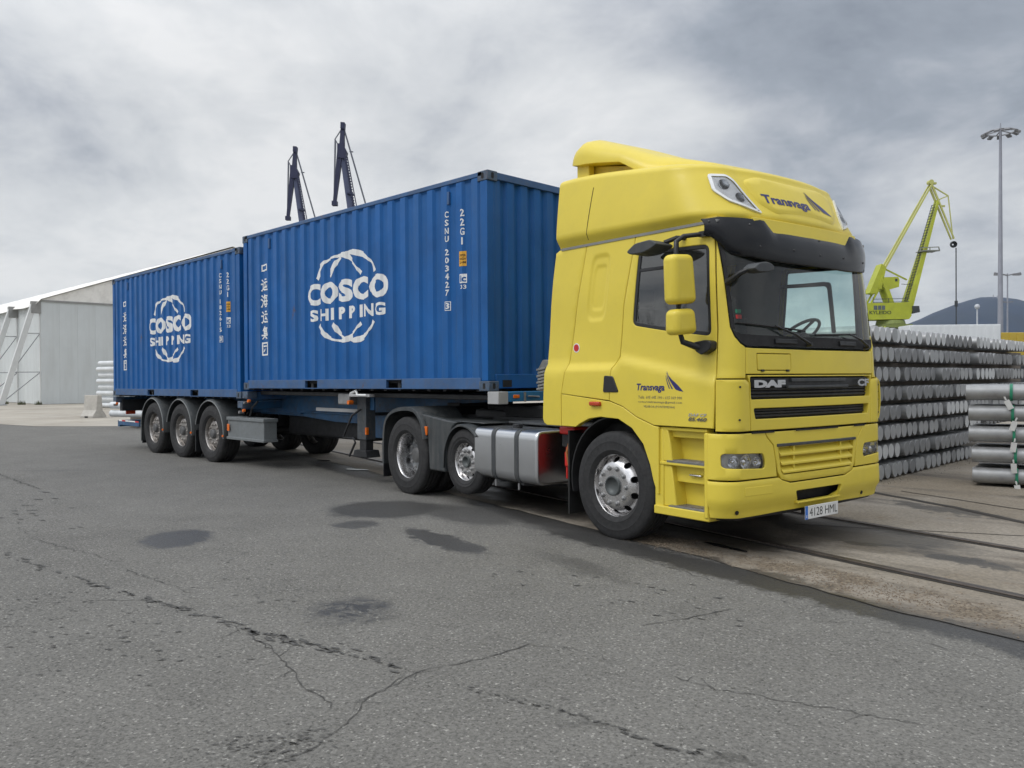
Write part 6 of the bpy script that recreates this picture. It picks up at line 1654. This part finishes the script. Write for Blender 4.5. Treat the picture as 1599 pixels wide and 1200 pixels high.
for (x0, y0, x1, y1) in ((300, 690, 395, 686), (300, 708, 400, 706), (340, 715, 400, 702), (300, 690, 300, 708), (395, 686, 400, 706), (350, 688, 350, 708)): b_.beam(C(x0, y0, -1.4), C(x1, y1, -1.4), .15, .15)
b_.build('platform_rail', mat('platform_grey', (.25, .26, .22), .6), bo); b_ = MB(); b_.box(*[v for p in zip(C(310, 706, -1.6), C(395, 702, 1.0)) for v in (min(p), max(p))]); b_.build('boom_platform', mat('platform_grey', (.25, .26, .22)), bo)
b_ = MB()
for s_ in (-.5, .5): b_.beam(C(372, 358, s_), C(488, 640, s_), .32, .36, .2, .25, up=(0, 1, 0))
b_.beam(C(372, 358), C(465, 415), .2, .2); b_.beam(C(410, 437), C(465, 415), .2, .2); b_.beam(C(465, 415), C(490, 640), .15, .15); b_.beam(C(430, 468), C(447, 468), .35, .3)
b_.build('fly_jib', YGP, yc)
MB().lathe([(.55, -.25), (.6, -.2), (.6, .2), (.55, .25), (.15, .25)], C(493, 667), (0, 1, 0), 18).build('jib_sheave', DKS, yc)
b_ = MB(); b_.cyl(C(372, 345, -.5), C(372, 345, .5), .45, n=12); b_.beam(C(362, 352), C(402, 350), .5, .35); b_.build('apex_sheave', YGP, yc)
b_ = MB()
for s_ in (-.6, .6): b_.beam(C(370, 362, s_), C(122, 800, s_), .24, .32, .34, .45, up=(0, 1, 0))
b_.build('tie_beam', YGP, yc)
b_ = MB()
for s_ in (-1, 1):
    b_.beam(C(120, 790, s_), C(95, 900, s_), .5, .6, up=(0, 1, 0)); b_.beam(C(112, 850, s_), C(182, 1040, s_), .7, .7, up=(0, 1, 0)); b_.beam(C(110, 870, s_), C(50, 975, s_), .3, .3)
b_.prism([(C(105, 770)[0], C(0, 770)[2]), (C(125, 790)[0], C(0, 785)[2]), (C(78, 925)[0], C(0, 925)[2]), (C(42, 920)[0], C(0, 920)[2])], 'xz', -1.2, 1.2)
b_.beam(C(130, 790), C(250, 850), .25, .25)
b_.build('counterweight_arm', YG, yc)
cbn = MB(); cbn.prism([(C(110, 840)[0], C(0, 840)[2]), (C(188, 838)[0], C(0, 838)[2]), (C(195, 855)[0], C(0, 855)[2]), (C(192, 890)[0], C(0, 890)[2]), (C(140, 905)[0], C(0, 905)[2]), (C(112, 890)[0], C(0, 890)[2])], 'xz', -1.3, 1.3)
cb_ = cbn.build('winch_house', YG, yc); MB().box(C(172, 0)[0], C(184, 0)[0], -1.33, -1.31, C(0, 862)[2], C(0, 848)[2]).build('window', DKS, cb_)
hs = MB(); hs.prism([(C(5, 975)[0], C(0, 975)[2]), (C(235, 975)[0], C(0, 972)[2]), (C(245, 1040)[0], C(0, 1040)[2]), (C(232, 1058)[0], C(0, 1058)[2]), (C(5, 1062)[0], C(0, 1060)[2])], 'xz', -2.2, 2.2)
hso = hs.build('machine_house', YG, yc)
MB().box(C(50, 0)[0], C(108, 0)[0], -2.24, -2.2, C(0, 1010)[2], C(0, 988)[2]).build('window', mat('far_window', (.10, .12, .13), .2), hso)
for x_ in (70, 90): MB().box(C(x_, 0)[0] - .04, C(x_, 0)[0] + .04, -2.27, -2.24, C(0, 1010)[2], C(0, 988)[2]).build('window_bar', YG, hso)
Vt, Ft = text_mesh('KYLEIDO', 1, .02); Vt = fit(Vt, C(28, 0)[0], C(140, 0)[0], C(0, 1033)[2], C(0, 1015)[2]); mk('crane_lettering', [(a, -2.23, c) for a, c in Vt], Ft, mat('lettering_dark', (.05, .07, .02)), hso, smooth=0, recalc=False)
MB().prism([(C(253, 990)[0], C(0, 990)[2]), (C(288, 990)[0], C(0, 990)[2]), (C(292, 1022)[0], C(0, 1022)[2]), (C(255, 1030)[0], C(0, 1030)[2])], 'xz', -1.9, -.2).build('driver_cab', DKS, yc)
rl = MB()
for x0, y0, x1, y1 in ((195, 878, 255, 882), (50, 972, 235, 968), (50, 945, 50, 975), (130, 950, 130, 975), (50, 955, 235, 952)): rl.beam(C(x0, y0, -2), C(x1, y1, -2), .09, .09)
rl.build('railing', DKS, yc)
ba = MB(); ba.cyl(C(165, 1062), C(165, 1082), 2.4, 2.6, 20); ba.box(C(95, 0)[0], C(245, 0)[0], -2.6, 2.6, C(0, 1100)[2], C(0, 1084)[2]); ba.build('slew_ring', mat('slew_green', (.20, .24, .06), .6), yc)
ba = MB(); cx = C(165, 0)[0]; zt = C(0, 1100)[2]
for sx_ in (-1, 1):
    for sy_ in (-1, 1): ba.beam((cx + sx_ * 2.2, sy_ * 2.2, zt), (cx + sx_ * 5, sy_ * 5, .0), .8, .8)
ba.build('portal_leg', YG, yc)
MB().cyl(C(507, 1108), C(506, 685), .10, n=6).build('hoist_rope', DKS, yc); MB().cyl(C(507, 990), C(507, 960), .28, n=8).build('hook_block', DKS, yc)
# two dark blue cranes far off behind the containers: 0.02126 m per unit at 180 m
NB_ = mat('crane_navy', (.014, .018, .060), .55, 0, .1, .3); NB2 = mat('crane_navy_pale', (.07, .085, .16), .55, 0, .1, .3)
def blue_crane(base, x_off, y_off, sc, label):
    r_ = empty('jib_crane', base, (0, 0, CAMR), label=label, cat='crane', group='dark blue cranes behind the containers')
    def D(zx, zy, y=0): return ((zx - x_off) * sc, y, 1.52 + (y_off - zy) * sc)
    # coordinates traced from the right-hand crane (head at 790,80)
    b_ = MB(); b_.prism([(D(770, 80)[0], D(0, 78)[2]), (D(812, 80)[0], D(0, 82)[2]), (D(806, 150)[0], D(0, 150)[2]), (D(768, 140)[0], D(0, 140)[2])], 'xz', -.8, .8)
    b_.beam(D(786, 130), D(775, 400), .8, .75, 1.2, 1.3, up=(0, 1, 0)); b_.build('jib_head', NB_, r_)
    b_ = MB(); b_.beam(D(765, 330), D(697, 905), 1.2, 1.5, .7, .7, up=(0, 1, 0)); b_.box(D(672, 0)[0], D(725, 0)[0], -.7, .7, D(0, 935)[2], D(0, 890)[2]); b_.build('fly_jib', NB_, r_)
    b_ = MB(); b_.prism([(D(790, 300)[0], D(0, 300)[2]), (D(832, 385)[0], D(0, 385)[2]), (D(815, 455)[0], D(0, 455)[2]), (D(735, 445)[0], D(0, 445)[2]), (D(735, 300)[0], D(0, 300)[2])], 'xz', -.9, .9); b_.build('jib_joint', NB_, r_)
    b_ = MB(); b_.beam(D(790, 430), D(895, 1150), 1.3, .75, 1.6, 1.2, up=(0, 1, 0)); b_.build('boom', NB2, r_)
    b_ = MB()
    for i in range(26): q = i / 25; b_.beam(D(815 + 100 * q, 440 + 700 * q, -1.0), D(842 + 105 * q, 445 + 700 * q, -1.0), .3, .2)
    b_.beam(D(815, 440, -.9), D(940, 1150, -.9), .35, .3); b_.beam(D(840, 440, -.9), D(968, 1150, -.9), .2, .2); b_.box(D(835, 0)[0], D(895, 0)[0], -1.2, 1, D(0, 825)[2], D(0, 812)[2]); b_.build('boom_ladder', NB_, r_)
    b_ = MB(); b_.beam(D(805, 160), D(1020, 925), .32, .32); b_.beam(D(1020, 925), D(1085, 1160), .4, .4); b_.beam(D(855, 375), D(892, 378), .35, .2); b_.build('tie_rod', mat('tie_grey', (.13, .14, .17), .6), r_)
    b_ = MB(); b_.beam(D(765, 155), D(705, 245), .2, .2); b_.beam(D(705, 245), D(735, 300), .2, .2); b_.beam(D(705, 245), D(690, 880), .22, .22); b_.beam(D(712, 260), D(700, 600), .3, .2); b_.build('luffing_rope', mat('tie_grey', (.13, .14, .17)), r_)
    b_ = MB(); zt = D(0, 1150)[2]; xb = D(930, 0)[0]
    b_.box(xb - 5, xb + 9, -4, 4, zt - 6, zt); 
    for sx_ in (-1, 1):
        for sy_ in (-1, 1): b_.beam((xb + 2 + sx_ * 4, sy_ * 3, zt - 6), (xb + 2 + sx_ * 7, sy_ * 6, 0), 1.4, 1.4)
    b_.build('portal', NB_, r_)
    return r_
P0 = Vector((6.904, -7.740, 0))
def at_dir(px, depth): q = P0 + (Vector((F.x, F.y, 0)) + Vector((RT.x, RT.y, 0)) * ((px - 799.5) / 1269.7)) * depth; return (round(q.x, 1), round(q.y, 1), 0)
blue_crane(at_dir(539.5, 180), 797, 2719, .02126, 'taller dark blue crane jib rising behind the front container')
blue_crane(at_dir(465.0, 205), 797, 2778, .02148, 'shorter dark blue crane jib, the left one behind the containers')
# light masts
MST = mat('mast_grey', (.30, .31, .35), .5, .3, .08, 1)
def mast(base, H, r0, r1, ring, nl, label):
    r_ = empty('light_mast', base, (0, 0, 0), label=label, cat='light mast', group=None)
    MB().cyl((0, 0, 0), (0, 0, H), r0, r1, 16).build('mast_pole', MST, r_)
    b_ = MB(); n = 24
    b_.tube([(ring * math.cos(2 * PI * i / n), ring * math.sin(2 * PI * i / n), H - .2) for i in range(n + 1)], .08, 6)
    for k in range(6): a = 2 * PI * k / 6; b_.beam((0, 0, H), (ring * math.cos(a), ring * math.sin(a), H - .2), .10, .10)
    b_.build('mast_ring', mat('ring_grey', (.22, .22, .23), .6), r_)
    for k in range(nl):
        a = 2 * PI * (k + .3) / nl; M_ = Matrix.Translation((ring * 1.12 * math.cos(a), ring * 1.12 * math.sin(a), H - .35)) @ Matrix.Rotation(a, 4, 'Z') @ Matrix.Rotation(R(25), 4, 'Y')
        MB().box(-.34, .34, -.26, .26, -.11, .11, M_).build('floodlight', mat('ring_grey', (.22, .22, .23)), r_, bevel=.03)
    MB().cyl((0, 0, H), (0, 0, H + .9), .12, .05, 8).build('mast_tip', MST, r_)
    return r_
mast(at_dir(1562.5, 100), 31.4, .36, .15, 1.6, 11, 'tall grey floodlight mast with a ring of lamps beyond the billet stacks')
b2 = empty('light_mast', at_dir(1573.3, 130), (0, 0, CAMR), label='slim distant lamp post with two pairs of arms beside the tall mast', cat='light mast')
MB().cyl((0, 0, 0), (0, 0, 17.6), .17, .1, 10).build('mast_pole', MST, b2)
q = MB()
for s_ in (-1, 1): q.beam((0, 0, 17.3), (s_ * 2.1, 0, 17.7), .25, .18); q.beam((0, 0, 13.0), (s_ * .9, 0, 13.1), .2, .15)
for s_ in (-1, 1):
    q.box(s_ * 1.5 - .55, s_ * 1.5 + .55, -.3, .3, 17.3, 17.6)
q.build('lamp_arm', mat('ring_grey', (.22, .22, .23)), b2)
b3 = empty('light_mast', at_dir(1526.2, 120), (0, 0, CAMR), label='short pale lamp post with round head standing left of the tall mast', cat='light mast')
MB().cyl((0, 0, 0), (0, 0, 11.2), .13, .10, 10).build('mast_pole', mat('pale_post', (.5, .52, .55), .5), b3); MB().lathe([(.001, -.4), (.28, -.28), (.38, 0), (.28, .3), (.001, .4)], (0, 0, 11.5), (0, 0, 1), 14).build('lamp_head', mat('pale_post', (.5, .5, .5)), b3)
# white and yellow containers beyond the stack
def far_box(name, px, depth, wd, dpt, z0, h, ang, m, label, doors=False):
    p_ = at_dir(px, depth); r_ = empty(name, (p_[0], p_[1], 0), (0, 0, CAMR + ang), label=label, cat='container')
    b_ = MB(); b_.box(-wd / 2, wd / 2, 0, dpt, z0, z0 + h); o = b_.build('body', m, r_, bevel=.03)
    k = MB(); n = int(wd / .6)
    for i in range(n): k.box(-wd / 2 + .1 + i * .6, -wd / 2 + .4 + i * .6, -.035, .0, z0 + .1, z0 + h - .1)
    k.build('side_ribs', m, r_)
    MB().box(-wd / 2, wd / 2, .2, dpt - .2, 0, z0).build('support_frame', DKS, r_)
    if doors:
        e_ = MB(); e_.box(wd / 2 + .0, wd / 2 + .06, .1, dpt - .1, z0 + .1, z0 + h - .1); e_.build('door_end', mat('door_grey', (.25, .26, .27), .6), r_)
        e_ = MB()
        for q in (.5, 1.0, 1.5, 2.0): e_.cyl((wd / 2 + .1, q, z0 + .1), (wd / 2 + .1, q, z0 + h - .1), .04, n=6)
        e_.build('lock_rods', STL, r_)
    return r_
WB = mat('far_white_box', (.68, .70, .71), .6, 0, .04, .5); YB = mat('far_yellow_box', (.50, .36, .05), .6, 0, .08, .5)
far_box('white_container', 1492, 62, 6.6, 2.4, 2.72, 2.6, R(-6), WB, 'white container raised behind the long billet stack, left of the yellow one', True)
far_box('yellow_container', 1592, 66, 3.0, 2.4, 2.5, 2.4, 0, YB, 'yellow container at the right behind the billet stack')
# low white hall roofs showing through the windscreen gap
far_box('white_hall', 1400, 90, 9, 6, 0.2, 5.2, 0, WB, 'low white hall under the lime crane beyond the billet stack')
# hills
random.seed(9)
hl = MB(); NX, NY = 90, 10
def ridge(s_):
    return 240 * math.exp(-((s_ - 1550) / 200) ** 2) + 120 * math.exp(-((s_ - 2100) / 300) ** 2) + 28
import mathutils.noise as mn
vs = []
for j in range(NY + 1):
    for i in range(NX + 1):
        s_ = 700 + 1700 * i / NX; f = j / NY; dep = 2450 + 900 * f
        h = ridge(s_) * math.sin(PI * min(f * 1.0 + .0, 1)) ** .8 if 0 < j < NY else 0
        p_ = P0 + (Vector((F.x, F.y, 0)) + Vector((RT.x, RT.y, 0)) * ((s_ - 799.5) / 1269.7)) * dep
        h *= 1 + .05 * mn.noise(Vector((s_ * .02, f * 5, 0))); 
        vs.append((p_.x, p_.y, h))
fs = [(j * (NX + 1) + i, j * (NX + 1) + i + 1, (j + 1) * (NX + 1) + i + 1, (j + 1) * (NX + 1) + i) for j in range(NY) for i in range(NX)]
hm = mat('hill_forest_hazed', (.008, .021, .050), .95, 0, .4, .004, dirt=(.016, .03, .05), dirt_amt=.5)  # forest colour with the blue of the distant air painted in
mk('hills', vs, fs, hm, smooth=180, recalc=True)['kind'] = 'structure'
pk = MB(); p_ = at_dir(1551, 2850)
for dx_, hh in ((0, 30), (12, 22), (-60, 14)): pk.beam((p_[0] + dx_, p_[1], 215), (p_[0] + dx_, p_[1], 262 + hh * .6), 2.2, 2.2)
o = pk.build('hilltop_masts', MST); tag(o, 'tiny radio masts on the hill summit', 'radio mast')

# ================================================================== AIR
hz = MB().box(-4200, 500, -60, 4300, -12, 330).build('haze', bpy.data.materials.new('haze_air'), smooth=0); hz['kind'] = 'stuff'
m_ = hz.data.materials[0]; m_.use_nodes = True; t = NT(m_.node_tree); t.n.clear()
pv = t.node('ShaderNodeVolumePrincipled'); pv.inputs['Color'].default_value = (.74, .86, 1, 1); pv.inputs['Density'].default_value = .00006; pv.inputs['Anisotropy'].default_value = .1
t.l.new(pv.outputs[0], t.node('ShaderNodeOutputMaterial').inputs[1])
